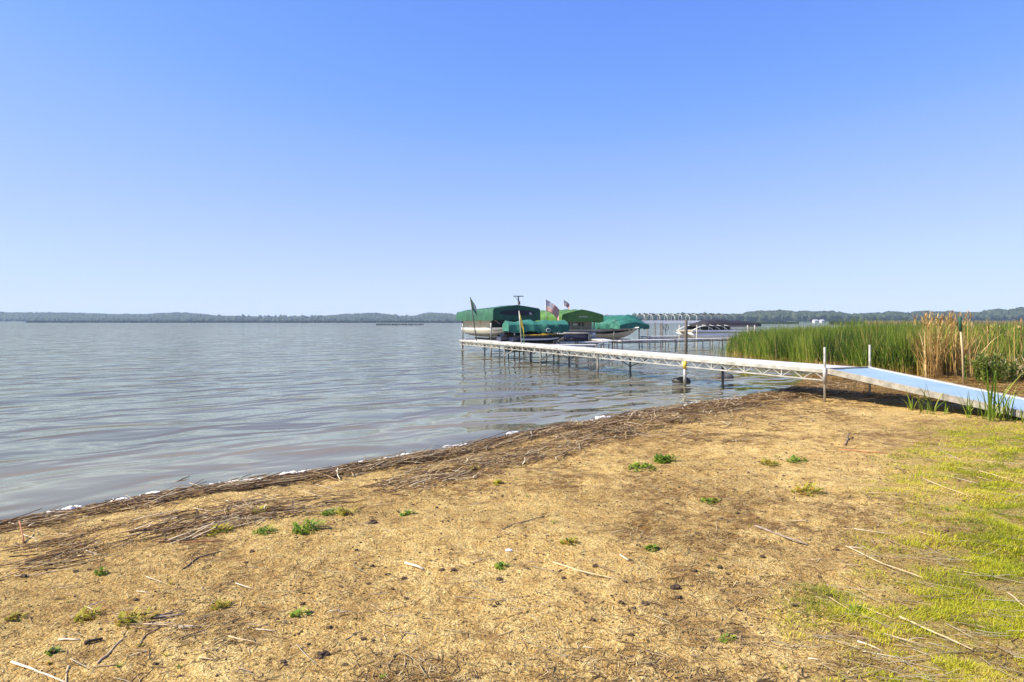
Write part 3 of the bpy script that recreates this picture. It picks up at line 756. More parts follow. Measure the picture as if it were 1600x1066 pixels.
for sd in (-1, 1):
    MB().loft(stripe(hE, 1, 2, sd)).build('dark_stripe', M['black_gel'], bE)
    MB().loft(stripe(hE, 0, 1, sd, .008, (0, 9))).build('upper_stripe', M['black_gel'], bE)
m = MB(); m.loft([[r[0], (r[0]+r[-1])/2+Vector((0,0,.06)), r[-1]] for r in hE]); m.build('deck', M['white_gel'], bE, True)
m = MB(); m.add([(-.8,.2,1.2),(.8,.2,1.2),(.7,-.25,1.52),(-.7,-.25,1.52)], [(0,1,2,3)]); m.build('windscreen', M['glass'], bE)
MB().box((0,-1.4,1.3), (1.5,.6,.3)).build('seat', M['white_gel'], bE, bevel=.06)
MB().box((0,-3.35,1.0), (.45,.35,.7)).build('outboard_motor', M['black_gel'], bE, bevel=.08)

# ---- C: small teal canopy over two watercraft
vC = Vector((.972, .235, 0)); RZ_C = axis_rz(vC.x, vC.y)       # local +Y along the canopy to the right
pC = Vector((-.15, 32.0, 0)); W_C, L_C = 1.35, 2.95
cC = pC + vC*L_C + Vector((-vC.y, vC.x, 0))*W_C/2
lift = thing('watercraft_lift', 'small lift under the low teal canopy nearest the dock', 'boat lift', cC, RZ_C, 'canopied boat lifts')
rC = canopy_rings(W_C, L_C, 1.28, 1.60, 1.82, 24, .045, .05, 31, .06, 0, .02, 0, .06)
cn = MB().loft(rC).build('canopy', M['canvas_teal'], lift, True)
end_panel(rC[-1], M['canvas_teal'], cn, 'end_panel', .004); end_panel(rC[0], M['canvas_teal'], cn, 'end_panel', -.004)
lift_frame(lift, W_C, L_C, 1.34, .70, True, M['post'], ((1,-.25),(-1,-.25),(1,-.9),(-1,-.9)), .03)
def watercraft(label, loc, rz, hullm, deckm, tip):
    t = thing('jet_ski', label, 'jet ski', loc, rz, 'jet skis under the low canopy')
    h = hull(2.75, 1.05, .70, 1.0, .05, 2.6, .25, 14)
    MB().loft(h).build('hull', hullm, t, True); end_panel(h[0], hullm, t, 'transom')
    for sd in (-1, 1): MB().loft(stripe(h, 1, 2, sd, .006, (2, 13))).build('side_stripe', M['white_gel'], t)
    dk = []
    for i, r in enumerate(h):
        tt = i/14; b = abs(r[0].x); z0 = r[0].z
        zt = .02+.24*math.exp(-((tt-.62)/.17)**2)+.14*math.exp(-((tt-.25)/.25)**2)
        dk.append([Vector((-b*.97,r[0].y,z0)), Vector((-b*.72,r[0].y,z0+.05)), Vector((-b*.36,r[0].y,z0+zt)), Vector((0,r[0].y,z0+zt+.03)),
                   Vector((b*.36,r[0].y,z0+zt)), Vector((b*.72,r[0].y,z0+.05)), Vector((b*.97,r[0].y,z0))])
    MB().loft(dk).build('hood', M['black_gel'], t, True)  # hood coloured black to carry the shade under the canopy
    for sd in (-1, 1):
        MB().loft([[(q[1] if sd < 0 else q[-2])+Vector((sd*.012,0,-.05+.09*((i-5)/8)**2)), (q[1] if sd < 0 else q[-2])*.5+(q[2] if sd < 0 else q[-3])*.5+Vector((sd*.014,0,.014))] for i, q in enumerate(dk) if 2 <= i <= 13]).build('side_panel', deckm, t, True)
    s = MB(); s.loft([[Vector((-.19,y,z-.1)), Vector((-.15,y,z)), Vector((0,y,z+.03)), Vector((.15,y,z)), Vector((.19,y,z-.1))] for y, z in ((-1.1,1.17),(-.7,1.2),(-.3,1.22),(.05,1.28))])
    s.build('seat', M['black_gel'], t, True)
    hb = MB(); hb.tube([(-.36,.32,1.38),(-.15,.42,1.40),(.15,.42,1.40),(.36,.32,1.38)], .022, 8); hb.tube([(0,.42,1.40),(0,.55,1.22)], .04, 8); hb.build('handlebar', M['black_gel'], t, True)
    m = MB(); a = np.linspace(0, 2*math.pi, 13)
    m.tube([(.42, .35+.10*math.cos(q), 1.32+.09*math.sin(q)) for q in a], .014, 6); m.build('mirror', M['white_gel'], t, True)
    bowm = MB(); bowm.loft([[h[i][0]+Vector((-.004,0,.004)), (h[i][0]+h[i][-1])/2+Vector((0,0,.09)), h[i][-1]+Vector((.004,0,.004))] for i in (11,12,13,14)]); bowm.build('bow_cap', tip, t, True)
    return t
watercraft('yellow topped jet ski with a navy hull under the low canopy, nearer the dock', cC-vC*1.42-Vector((-vC.y, vC.x, 0))*.42, RZ_C, M['navy_gel'], M['yellow_gel'], M['lime_gel'])
watercraft('orange topped jet ski behind the navy hulled one', cC-vC*1.75+Vector((-vC.y, vC.x, 0))*.75, RZ_C, M['navy_gel'], M['orange_gel'], M['orange_gel'])

# ---- navy dinghy with a pale rim
pN = P(901, 31.6, 0)
t = thing('dinghy', 'navy blue dinghy with a pale rim beside the short piers', 'dinghy', (pN.x, pN.y, 0), math.radians(75))
rg = []
for i in range(9):
    q = i/8; y = .55-1.1*q
    b = .42*(1-.25*abs(q-.5)**2*4)
    rg.append([Vector((-b,y,1.20)), Vector((-b*.97,y,1.0)), Vector((-b*.82,y,.84)), Vector((b*.82,y,.84)), Vector((b*.97,y,1.0)), Vector((b,y,1.20))])
MB().loft(rg, caps=True).build('hull', M['navy_gel'], t, True)
rim = [r[0] for r in rg]+[r[-1] for r in rg[::-1]]; MB().tube(rim+[rim[0]], .03, 8).build('rim', M['rail_trim'], t, True)
m = MB(); m.loft([[r[0]+Vector((0,0,.012)), Vector((0, r[0].y, 1.26)), r[-1]+Vector((0,0,.012))] for r in rg]); m.build('cover', M['mesh_navy'], t, True)
for sx in (-.3, .3):
    for y in (0,): MB().tube([(sx,y,.84),(sx,y,-1.0)], .03, 8).build('support', M['wet_shaded_post'], t)

# ---- bare canopy frame
t = thing('canopy_frame', 'bare boat lift canopy frame with white curved ribs and no canvas', 'boat lift', (9.5, 49.6, 0), 0.06)
FL, FW, FZ, FT = 6.9, 2.6, 1.70, 2.27
for yy in (0, FW): MB().box((FL/2-.9, yy, FZ), (FL-1.6, .07, .20)).build('side_beam', M['bright_white'], t)
MB().box((FL/2, FW/2, FT), (FL, .05, .06)).build('ridge_rail', M['dark_metal'], t)
for k in range(13):
    xx = .15+k*(FL-.3)/12
    for sgn, y0 in ((1, 0), (-1, FW)):
        pts = [(xx, y0, FZ+.06), (xx, y0, FZ+.32), (xx, y0+sgn*.12, FZ+.46), (xx, y0+sgn*.45, FT-.03), (xx, FW/2, FT)]
        MB().tube(pts, .012 if k < 8 else .009, 6).build('rib', M['bright_white'] if k < 8 else M['grey_metal'], t, True)
for xx, yy in ((.9,0),(1.45,.0),(1.05,FW),(2.05,FW),(5.9,0),(5.9,FW)):
    MB().tube([(xx, yy, -1.2), (xx, yy, FZ-.05)], .045, 8).build('post', M['piling'], t, True)
MB().tube([(1.75,.1,.72),(1.72,.1,1.1),(1.78,.1,1.55)], .03, 6).build('winch_post', M['white_metal'], t)
m = MB(); a = np.linspace(0, 2*math.pi, 17)
m.tube([(1.72+.2*math.cos(q), .05, 1.3+.2*math.sin(q)) for q in a], .018, 6)
for q in a[:-1:4]: m.tube([(1.72,.05,1.3),(1.72+.2*math.cos(q),.05,1.3+.2*math.sin(q))], .012, 5)
m.build('winch_wheel', M['dark_metal'], t)

# ---- F: pontoon boat with charcoal cover
RZ_F = axis_rz(-.985, -.17)
cF = Vector((13.55, 45.3, 0))
t = thing('pontoon_boat', 'silver pontoon boat under a peaked charcoal cover by the reeds', 'boat', cF, RZ_F)
for sx in (-1, 1):
    MB().tube([(sx*.9,-2.4,.84),(sx*.9,1.6,.84),(sx*.9,2.0,.88),(sx*.9,2.4,.99)], [.25,.25,.19,.03], 12).build('pontoon', M['bright_white'], t, True)
    MB().box((sx*1.2,-.1,1.12), (.05,4.7,.10)).build('deck_edge', M['bright_white'], t)
    for k in range(4):
        MB().box((sx*1.17,-1.85+k*.98,1.32), (.025,.92,.25)).build('fence_panel', M['charcoal'] if k > 1 else M['silver'], t)
    MB().tube([(sx*1.18,-2.3,1.47),(sx*1.18,1.2,1.47),(sx*1.18,1.7,1.40),(sx*1.15,2.2,1.17)], .026, 8).build('rail', M['bright_white'], t, True)
    for y0 in (-.35, .15, .65, 1.15):
        MB().tube([(sx*1.2,y0-.35,1.17),(sx*1.2,y0-.2,1.3),(sx*1.2,y0+.05,1.42),(sx*1.2,y0+.4,1.50)], .02, 6).build('rail_arc', M['bright_white'], t, True)
    for y0 in (-2.2,-1.1,0,1.1): MB().tube([(sx*1.19,y0,1.17),(sx*1.19,y0,1.47)], .02, 6).build('stanchion', M['bright_white'], t)
MB().box((0,-.1,1.12), (2.34,4.7,.09)).build('deck', M['beige_panel'], t)
cv = []
for i in range(25):
    q = i/24; y = -2.55+3.9*q
    pk = 1.62+.18*max(0, 1-abs(q-.30)/.10)+.22*max(0, 1-abs(q-.52)/.16)+.24*max(0, 1-abs(q-.70)/.14)+.20*max(0, 1-abs(q-.86)/.08)
    pk = (max(pk, 1.70)+.06) if .05 < q < .95 else 1.60
    cv.append([Vector((-1.23,y,1.40)), Vector((-1.16,y,1.60)), Vector((-.5,y,pk-.06)), Vector((0,y,pk)), Vector((.5,y,pk-.06)), Vector((1.16,y,1.60)), Vector((1.23,y,1.40))])
MB().loft(cv, caps=True).build('cover', M['charcoal'], t, True)
lf = thing('boat_lift', 'low boat lift holding the charcoal covered pontoon boat', 'boat lift', cF, RZ_F)
for sx in (-1.36, 1.36):
    for y in (-2.0, -1.5, 2.0): MB().tube([(sx,y,-1.2),(sx,y,1.5)], .04, 8).build('post', M['post'], lf, True)
for y in (-1.6, 1.2): MB().box((0,y,.52), (2.7,.1,.1)).build('cradle_beam', M['grey_metal'], lf)

# ---- flags and mast
def cloth(w, h, nx, ny, fold, seed, droop=0.0, twist=0.0):
    def f(u, v):    # u along the fly, v down the hoist
        a = fold*math.sin(u*7+seed+v*2.0)*u
        return Vector((u*w*(1-.25*droop*u), a, -v*h-droop*h*u*(.55+.3*u) - .05*h*math.sin(u*5+v*3)))
    return [[f(i/nx, j/ny) for i in range(nx+1)] for j in range(ny+1)]
def flag(label, loc, polebase, poletop, w, h, paint, mats, fold, droop, rz, group=None, pole_mat='grey_metal', nx=18, ny=13, seed=0, pr=.014):
    t = thing('flag', label, 'flag', loc, 0, group)
    MB().tube([polebase, poletop], pr, 8).build('pole', M[pole_mat], t, True)
    g = cloth(w, h, nx, ny, fold, seed, droop); R = Matrix.Rotation(rz, 3, 'Z'); m = MB()
    top = Vector(poletop); ax = (Vector(polebase)-top).normalized()
    vs = []
    for j in range(ny+1):
        hb = top + ax*(h*j/ny+.02)
        for i in range(nx+1):
            q = R @ Vector((g[j][i].x, g[j][i].y, g[j][i].z+h*j/ny)); vs.append(hb+q)
    b = len(m.v); m.v += [tuple(v) for v in vs]
    for j in range(ny):
        for i in range(nx):
            k = j*(nx+1)+i; m.f.append((k, k+1, k+nx+2, k+nx+1)); m.mi.append(paint(i/nx, j, (i+.5)/nx, (j+.5)/ny))
    m.build('cloth', [M[x] for x in mats], t, False)
    return t
def us(i, j, u, v):
    if u < .42 and j < 7: return 2 if (int(u*40)+j) % 3 else 1
    return 0 if j % 2 == 0 else 1
pU = P(853, 37.5, 0)
flag('striped red white and blue flag flying between the two big canopies', (pU.x, pU.y, 0), (0,0,.6), (0,0,2.97), 1.0, .62, us, ('flag_red','flag_white','flag_blue'), .13, 1.15, -.2, 'striped flags', seed=1)
pU = P(881, 52, 0)
flag('small distant striped flag above the bright green canopy', (pU.x, pU.y, 0), (0,0,.6), (0,0,3.40), .62, .45, us, ('flag_red','flag_white','flag_blue'), .06, 1.1, -.1, 'striped flags', seed=2)
pU = P(745, 34.4, 0)
flag('tattered green and white flag on a leaning pole at the end of the dock', (pU.x, pU.y, 0), (0,0,.7), (-.34,.1,2.97), .55, .62, lambda i, j, u, v: 1 if (.25 < u < .7 and .15 < v < .7) else 0, ('flag_green','flag_white'), .12, 1.5, -.15, None, 'dark_metal', seed=3, pr=.028)
pU = P(815, 29.3, 0)
flag('limp yellow and green flag hanging on a pole by the dock', (pU.x, pU.y, 0), (0,0,.70), (-.11,.0,2.20), .30, .95, lambda i, j, u, v: 1 if (v+.35*u < .62) else 0, ('flag_green','flag_yellow'), .10, 1.2, -.1, None, 'grey_metal', seed=4, pr=.02)
pM = P(810, 41, 0)
t = thing('mast', 'dark mast with a flat crossbar rising behind the leftmost canopy', 'mast', (pM.x, pM.y, 0))
MB().tube([(0,0,.7),(0,0,3.22)], .04, 8).build('pole', M['dark_metal'], t, True)
MB().box((0,0,3.25), (.62,.16,.05)).build('crossbar', M['dark_metal'], t, bevel=.015)
m = MB(); m.bar((-.2,0,3.2),(0,0,2.95),.02); m.bar((.02,0,3.0),(.1,0,2.85),.05); m.box((.07,0,2.82),(.09,.08,.16)); m.build('bracket', M['dark_metal'], t)

# ---- rocks by the dock legs
for px, py, s, lab in ((1064, 597, .22, 'dark wet rock at the foot of the yellow collared dock leg'), (1131, 591, .26, 'dark rounded rock right of the second dock leg pair')):
    d = FPX*CAMZ/(py-HZ); v, f = lump(s, int(px), 1.15, .8, .55, .3, 3)
    o = tag(MB().add(v, f).build('rock', M['rock'], None, True), lab, 'rock', 'rocks by the dock legs'); o.location = ((px-800)/FPX*d, d, .02)

# ================================================================== REEDS
REED = np.array([(12.0,37.5),(11.35,32),(11.2,27.5),(10.9,24.2),(11.0,21.6),(11.3,20.2),(11.6,19.2),(12.3,19.0),(13.4,21.0),(15.5,25),(21,29),(34,36),(70,58),(260,200),(260,235),(150,186),(80,127),(40,80),(24,55),(17,45.5),(13.6,41)], float)
def sample(poly, dens, n):
    lo, hi = poly.min(0), poly.max(0); X = RNG.uniform(lo[0], hi[0], n); Y = RNG.uniform(lo[1], hi[1], n)
    k = inpoly(X, Y, poly); X, Y = X[k], Y[k]; k = RNG.random(len(X)) < dens(X, Y); return X[k], Y[k]
def reed_plants(X, Y, H, nl, wid, nseg=4, spread=.35):
    n = len(X); parts = []
    Z = gz(X, Y, False)
    clump = fbm(X, Y, .55, 61, 3)
    for k in range(nl):
        az = RNG.uniform(0, 2*np.pi, n); hh = H*RNG.uniform(.62, 1.05, n)*(.9+.25*(clump-.3))
        b = np.stack([X+RNG.normal(0, .04, n), Y+RNG.normal(0, .04, n), Z-.03], -1)
        rn = np.where(RNG.random(n) < .07, 1.0, np.clip(RNG.normal(.45, .26, n)+(clump-.5)*1.3, 0, .93))
        parts.append(ribbons(b, hh, az, RNG.uniform(.02, .22, n), RNG.uniform(.0, spread*1.5, n)**1.3, wid*RNG.uniform(.6, 1.2, n), nseg, az+np.pi/2+RNG.normal(0, .5, n), 2.2, rn))
    return parts
near = REED.copy()
box = np.array([(10,18),(34,18),(34,46),(10,46)])
X, Y = sample(np.array([(12.0,38),(11.35,32),(11.2,27.5),(10.9,24.2),(11.0,21.6),(11.3,20.2),(11.6,19.2),(12.3,19.0),(13.4,21.0),(15.5,25),(17.5,30),(17.5,42),(14,41)], float), lambda x, y: np.full(x.shape, 1.0), 6800)
Hh = (np.where(Y > 30, 1.22, 1.52) + np.clip((X-11.3)/2.5, 0, 1)*.24)*(.86+.34*fbm(X, Y, 1.3, 62, 3))
P1 = reed_plants(X, Y, Hh, 6, .026)
X, Y = sample(REED, lambda x, y: np.where((y < 46) & (x < 17.5), 0, np.clip((40/np.maximum(y, 20))**2, .02, 1)), 60000)
P2 = reed_plants(X, Y, 1.62*(.84+.36*fbm(X, Y, .5, 63, 3)), 4, .05*np.clip(Y/40, 1, 4), 3)
# thin outliers standing in the water at the left tip
n = 130; xo = RNG.uniform(10.9, 12.4, n); yo = RNG.uniform(30, 38, n); P3 = reed_plants(xo, yo, np.full(n, 1.0), 2, .022)
V, F, R, T = join_rib(P1+P2+P3)
tag(link('reed_bed', mesh_np('reed_bed', V, F, {'rnd': R, 'hgt': T}), M['reed']), 'dense tall green reeds behind the dock', kind='stuff')

def dry(poly, n, H, nl, wid, mat, label, name, bend=.25, lean=.15, kink=0.0, plume=False):
    X, Y = sample(np.array(poly, float), lambda x, y: np.full(x.shape, 1.0), n); n = len(X); Z = gz(X, Y, False); parts = []
    for k in range(nl):
        az = RNG.uniform(0, 2*np.pi, n); hh = H*RNG.uniform(.5, 1.08, n)
        b = np.stack([X+RNG.normal(0,.05,n), Y+RNG.normal(0,.05,n), Z-.02], -1)
        parts.append(ribbons(b, hh, az, RNG.uniform(0, lean, n), RNG.uniform(0, bend, n), wid*RNG.uniform(.5, 1.3, n), 4, RNG.uniform(0, 3.14, n), 3, None, RNG.uniform(0, kink, n) if kink else None))
    if plume:
        k = RNG.random(n) < .35; xx, yy, zz = X[k], Y[k], Z[k]; q = len(xx); hh = H*RNG.uniform(.92, 1.15, q)
        lx = RNG.normal(0, .05, q); parts.append(ribbons(np.stack([xx, yy, zz], -1), hh, RNG.uniform(0, 6.28, q), np.abs(lx), np.zeros(q), np.full(q, .018), 4, None, 8))
        for r in range(7):
            parts.append(ribbons(np.stack([xx+RNG.normal(0,.02,q), yy, zz+hh*(.86+.02*r)], -1), RNG.uniform(.08,.2,q), RNG.uniform(0,6.28,q), RNG.uniform(.1,.4,q), RNG.uniform(0,.6,q), np.full(q,.03), 2))
    V, F, R, T = join_rib(parts)
    return tag(link(name, mesh_np(name, V, F, {'rnd': R, 'hgt': T}), mat), label, kind='stuff')
dry([(11.45,18.7),(12.9,19.0),(13.6,20.8),(12.0,20.6)], 250, 1.62, 4, .026, M['dry_reed'], 'tall tan dry reeds with feathery tops right of the green reeds', 'dry_reeds', .35, .18, .12, True)
dry([(12.7,18.6),(15.3,18.6),(15.6,21.5),(13.3,20.8)], 50, 1.45, 3, .024, M['dry_reed'], 'thin scattered tan reed stalks behind the leafy weeds', 'dry_reeds', .15, .15, .1, True)
dry([(10.6,24.6),(10.9,22.0),(11.5,21.6),(11.5,25)], 160, .55, 4, .026, M['dry_reed'], 'low dry broken reeds at the foot of the green reeds behind the dock', 'dry_reeds', .5, .5, .5)
dry([(13.2,18.9),(15.0,18.0),(19,23.5),(21,28.5),(15.8,24.8)], 1700, .78, 4, .032, M['bleached'], 'bleached broken reeds bent over at the right edge', 'bleached_reeds', .7, .6, .7)
dry([(13.4,20.0),(15.0,19.5),(19,26.5),(16.5,26.8)], 700, 1.35, 3, .030, M['reed'], 'green reed shoots coming up through the bleached reeds', 'reed_shoots', .3, .2)

# flattened straw under and behind the ramp
def scatter_straw(name, label, X, Y, ang, L, rad, lift, mat, tilt=None, curve=.12, kind='stuff'):
    n = len(X)
    V, F, R, T = straws(X, Y, ang, L, rad, lift, RNG.normal(0, .06, n) if tilt is None else tilt, RNG.normal(0, curve, n))
    return tag(link(name, mesh_np(name, V, F, {'rnd': R, 'hgt': T}), mat), label, kind=kind)
X, Y = sample(np.array([(8.0,13.6),(9.0,12.0),(13,14.5),(14.5,18.5),(13.0,19.3),(11.2,19.4),(10.8,22.5),(9.6,22.0),(7.6,18.0),(6.4,16.2)], float), lambda x, y: np.full(x.shape, 1.0), 9000)
scatter_straw('straw_litter', 'matted brown reed straw under and behind the ramp', X, Y, RNG.normal(.5, .7, len(X)), RNG.uniform(.15, .7, len(X)), RNG.uniform(.005, .011, len(X)), RNG.uniform(0, .07, len(X)), M['dry_reed'])

# ---- wrack lines along the shore
vis = SHORE[4:20]; seg = np.diff(vis, axis=0); sl_ = np.hypot(seg[:,0], seg[:,1]); cum = np.concatenate([[0], np.cumsum(sl_)])
def along(s):
    i = np.clip(np.searchsorted(cum, s)-1, 0, len(seg)-1); f = (s-cum[i])/sl_[i]
    p = vis[i]+seg[i]*f[:, None]; d = seg[i]/sl_[i][:, None]; return p, d
def band(n, s0, s1, o0, o1, L, rad, spread, lift, gapf=None, bias=1.0):
    s = RNG.uniform(s0, s1, n); p, d = along(s); o = o0+(o1-o0)*RNG.random(n)**bias
    x = p[:,0]+d[:,1]*o; y = p[:,1]-d[:,0]*o
    x, y = x+RNG.normal(0, .03, n), y+RNG.normal(0, .03, n)
    den = fbm(x, y, 1.7, 55, 3); k = RNG.random(n) < np.clip((den-.30)*3.2, .45, 1)
    if gapf is not None: k &= gapf(x, y)
    n2 = k.sum(); ang = np.arctan2(d[k,1], d[k,0])+RNG.normal(0, spread, n2)*np.where(RNG.random(n2) < .28, 4, 1)
    return x[k], y[k], ang, RNG.uniform(L[0], L[1], n2)*np.where(RNG.random(n2) < .06, 1.5, 1), RNG.uniform(rad[0], rad[1], n2), RNG.uniform(0, lift, n2)
sL = float(np.interp(-1.9, vis[:,0], cum)); sM = float(np.interp(.5, vis[:,0], cum)); sE = cum[-2]
bands = [band(2000, 0, sL+1, .04, .58, (.10,.5), (.004,.010), .20, .04, bias=1.2),
         band(1250, 0, sL+.6, 1.10, 1.95, (.10,.42), (.003,.008), .30, .02),
         band(1200, sL, sM+1, .04, .62, (.15,.6), (.004,.009), .25, .05),
         band(1500, sL, sM+.5, .75, 1.75, (.10,.4), (.003,.007), .40, .025),
         band(5200, sM, sE, .04, 1.6, (.15,.6), (.004,.009), .55, .07, bias=1.25),
         band(1500, sM, sE, 1.2, 3.2, (.12,.5), (.003,.007), .6, .02)]
cat_ = [np.concatenate([b[i] for b in bands]) for i in range(6)]
scatter_straw('reed_wrack', 'brown and grey reed straw washed up in bands along the waterline', *cat_, M['wrack'])

# ---- fine litter over the sand
def beach_pts(n, dens):
    """scatter over the visible beach, thinning with distance from the camera"""
    d = 2.6*np.exp(RNG.random(n)*math.log(15/2.6)); a = RNG.uniform(-1.0, 1.25, n); x = a*d
    s = shore_sd(x, d); k = (s > .12) & (RNG.random(n) < dens(x, d, s)); return x[k], d[k]
X, Y = beach_pts(122000, lambda x, y, s: np.clip(litter_cover(x, y)*1.1+.10, 0, 1)*(1-.75*grass_cover(x, y)))
n = len(X)
scatter_straw('fine_litter', 'fine scattered straw crumbs on the sand', X, Y, RNG.uniform(0, np.pi, n), RNG.uniform(.015, .085, n)*np.where(RNG.random(n) < .05, 1.7, 1), RNG.uniform(.0012, .0032, n), RNG.uniform(0, .004, n), M['litter'], None, .05)
X, Y = beach_pts(11500, lambda x, y, s: np.clip(grass_cover(x, y)*.55+.02, 0, 1)); n = len(X)
scatter_straw('grass_straw', 'pale straw lying through the grass', X, Y, RNG.normal(-.45, .5, n), RNG.uniform(.06, .32, n), RNG.uniform(.0015, .0035, n), RNG.uniform(.004, .018, n), M['bleached'])

# dark crumbs of soil too small to pick apart
def clods(X, Y, R, name, label):
    v, f = ico(1); n = len(X); Z = gz(X, Y)
    j = 1+.7*(RNG.random((n, len(v), 1))-.5)
    s = np.stack([R*RNG.uniform(.8,1.5,n), R*RNG.uniform(.8,1.3,n), R*RNG.uniform(.45,.8,n)], -1)
    Vv = v[None]*j*s[:, None, :]+np.stack([X, Y, Z+R*.15], -1)[:, None, :]
    Ff = f[None]+(np.arange(n)*len(v))[:, None, None]
    return tag(link(name, mesh_np(name, Vv.reshape(-1,3), Ff.reshape(-1,3)), M['clod']), label, kind='stuff')
X, Y = beach_pts(18000, lambda x, y, s: np.clip((fbm(x, y, 2.2, 15, 3)-.40)*2.8, 0.05, 1)*np.clip(s/1.5, 0, 1))
clods(X, Y, RNG.uniform(.002, .008, len(X))*np.clip(Y/4, .8, 1.6), 'soil_crumbs', 'dark soil crumbs speckling the sand')
X, Y = beach_pts(28000, lambda x, y, s: np.full(x.shape, .6)); n = len(X)
v, f = ico(1); Z = gz(X, Y); R = RNG.uniform(.0015, .005, n)
Vv = v[None]*(1+.5*(RNG.random((n, len(v), 1))-.5))*np.stack([R*1.3, R, R*.8], -1)[:, None, :]+np.stack([X, Y, Z+R*.3], -1)[:, None, :]
tag(link('sand_grit', mesh_np('sand_grit', Vv.reshape(-1,3), (f[None]+(np.arange(n)*len(v))[:, None, None]).reshape(-1,3)), M['sand']), 'loose sandy grit on the beach', kind='stuff')

# ---- grass
d = 2.5*np.exp(RNG.random(760000)*math.log(12/2.5)); a = RNG.uniform(-.3, .9, len(d)); x = a*d
d2 = 1.0*np.exp(RNG.random(420000)*math.log(12/1.0)); x2 = RNG.uniform(.9, 2.6, len(d2))*d2; d = np.concatenate([d, d2]); x = np.concatenate([x, x2])
tuft = fbm(x, d, 5.0, 33, 3)
k = RNG.random(len(d)) < grass_cover(x, d)**1.3*np.clip((tuft-.34)*6, 0.08, 1); X, Y = x[k], d[k]; tf = tuft[k]; n = len(X)
az = RNG.uniform(0, 6.28, n); b = np.stack([X, Y, gz(X, Y)-.004], -1)
V, F, R, T = ribbons(b, RNG.uniform(.012, .042, n)*(.6+.9*np.clip((tf-.4)*3, 0, 1)), az, RNG.uniform(.2, .9, n), RNG.uniform(.1, .9, n), RNG.uniform(.0022, .0045, n)*np.clip(Y/4, 1, 2)*np.where(X > .9*Y, 1.6, 1), 2, None, 2, np.clip(RNG.normal(.55, .22, n)+(fbm(X, Y, 1.8, 34, 3)-.5)*1.5, 0, 1))
tag(link('grass', mesh_np('grass', V, F, {'rnd': R, 'hgt': T}), M['grass']), 'short yellow green grass thinning out over the sand', kind='stuff')

# ================================================================== PLANTS, STICKS, FOAM (single things)
def leafy(name, label, px, py, r, h, n, mat, cat='weed', group=None, wid=.012, loc=None):
    g = loc or G(px, py); rg = np.random.default_rng(int(px*7+py))
    az = rg.uniform(0, 6.28, n); rr = r*np.sqrt(rg.random(n))
    bx = rr*np.cos(az*1.7); by = rr*np.sin(az*1.7)
    bz = np.array([gz1(g.x+q, g.y+w) for q, w in zip(bx, by)])-g.z if n < 400 else np.zeros(n)
    hh = h*rg.uniform(.25, 1.1, n)*(1-.45*(rr/r)**2)
    # stems carry short broad leaves part way up
    up = rg.random(n)*hh*.7
    V, F, R, T = ribbons(np.stack([bx, by, bz+up], -1), hh*.42+.008, az, rg.uniform(.4, 1.5, n), rg.uniform(.1, .8, n), wid*rg.uniform(.6, 1.4, n), 3, None, 2, rg.random(n))
    V2, F2, R2, T2 = ribbons(np.stack([bx, by, bz-.004], -1), hh*.8, az, rg.uniform(0, .3, n), np.zeros(n), np.full(n, wid*.22), 2, None, 6, rg.random(n)*.5)
    V, F, R, T = join_rib([(V, F, R, T), (V2, F2, R2, T2)])
    o = link(name, mesh_np(name, V, F, {'rnd': R, 'hgt': T}), mat); o.location = g
    return tag(o, label, cat, group)
PXM = lambda px, py, w: w*G(px, py).y/FPX
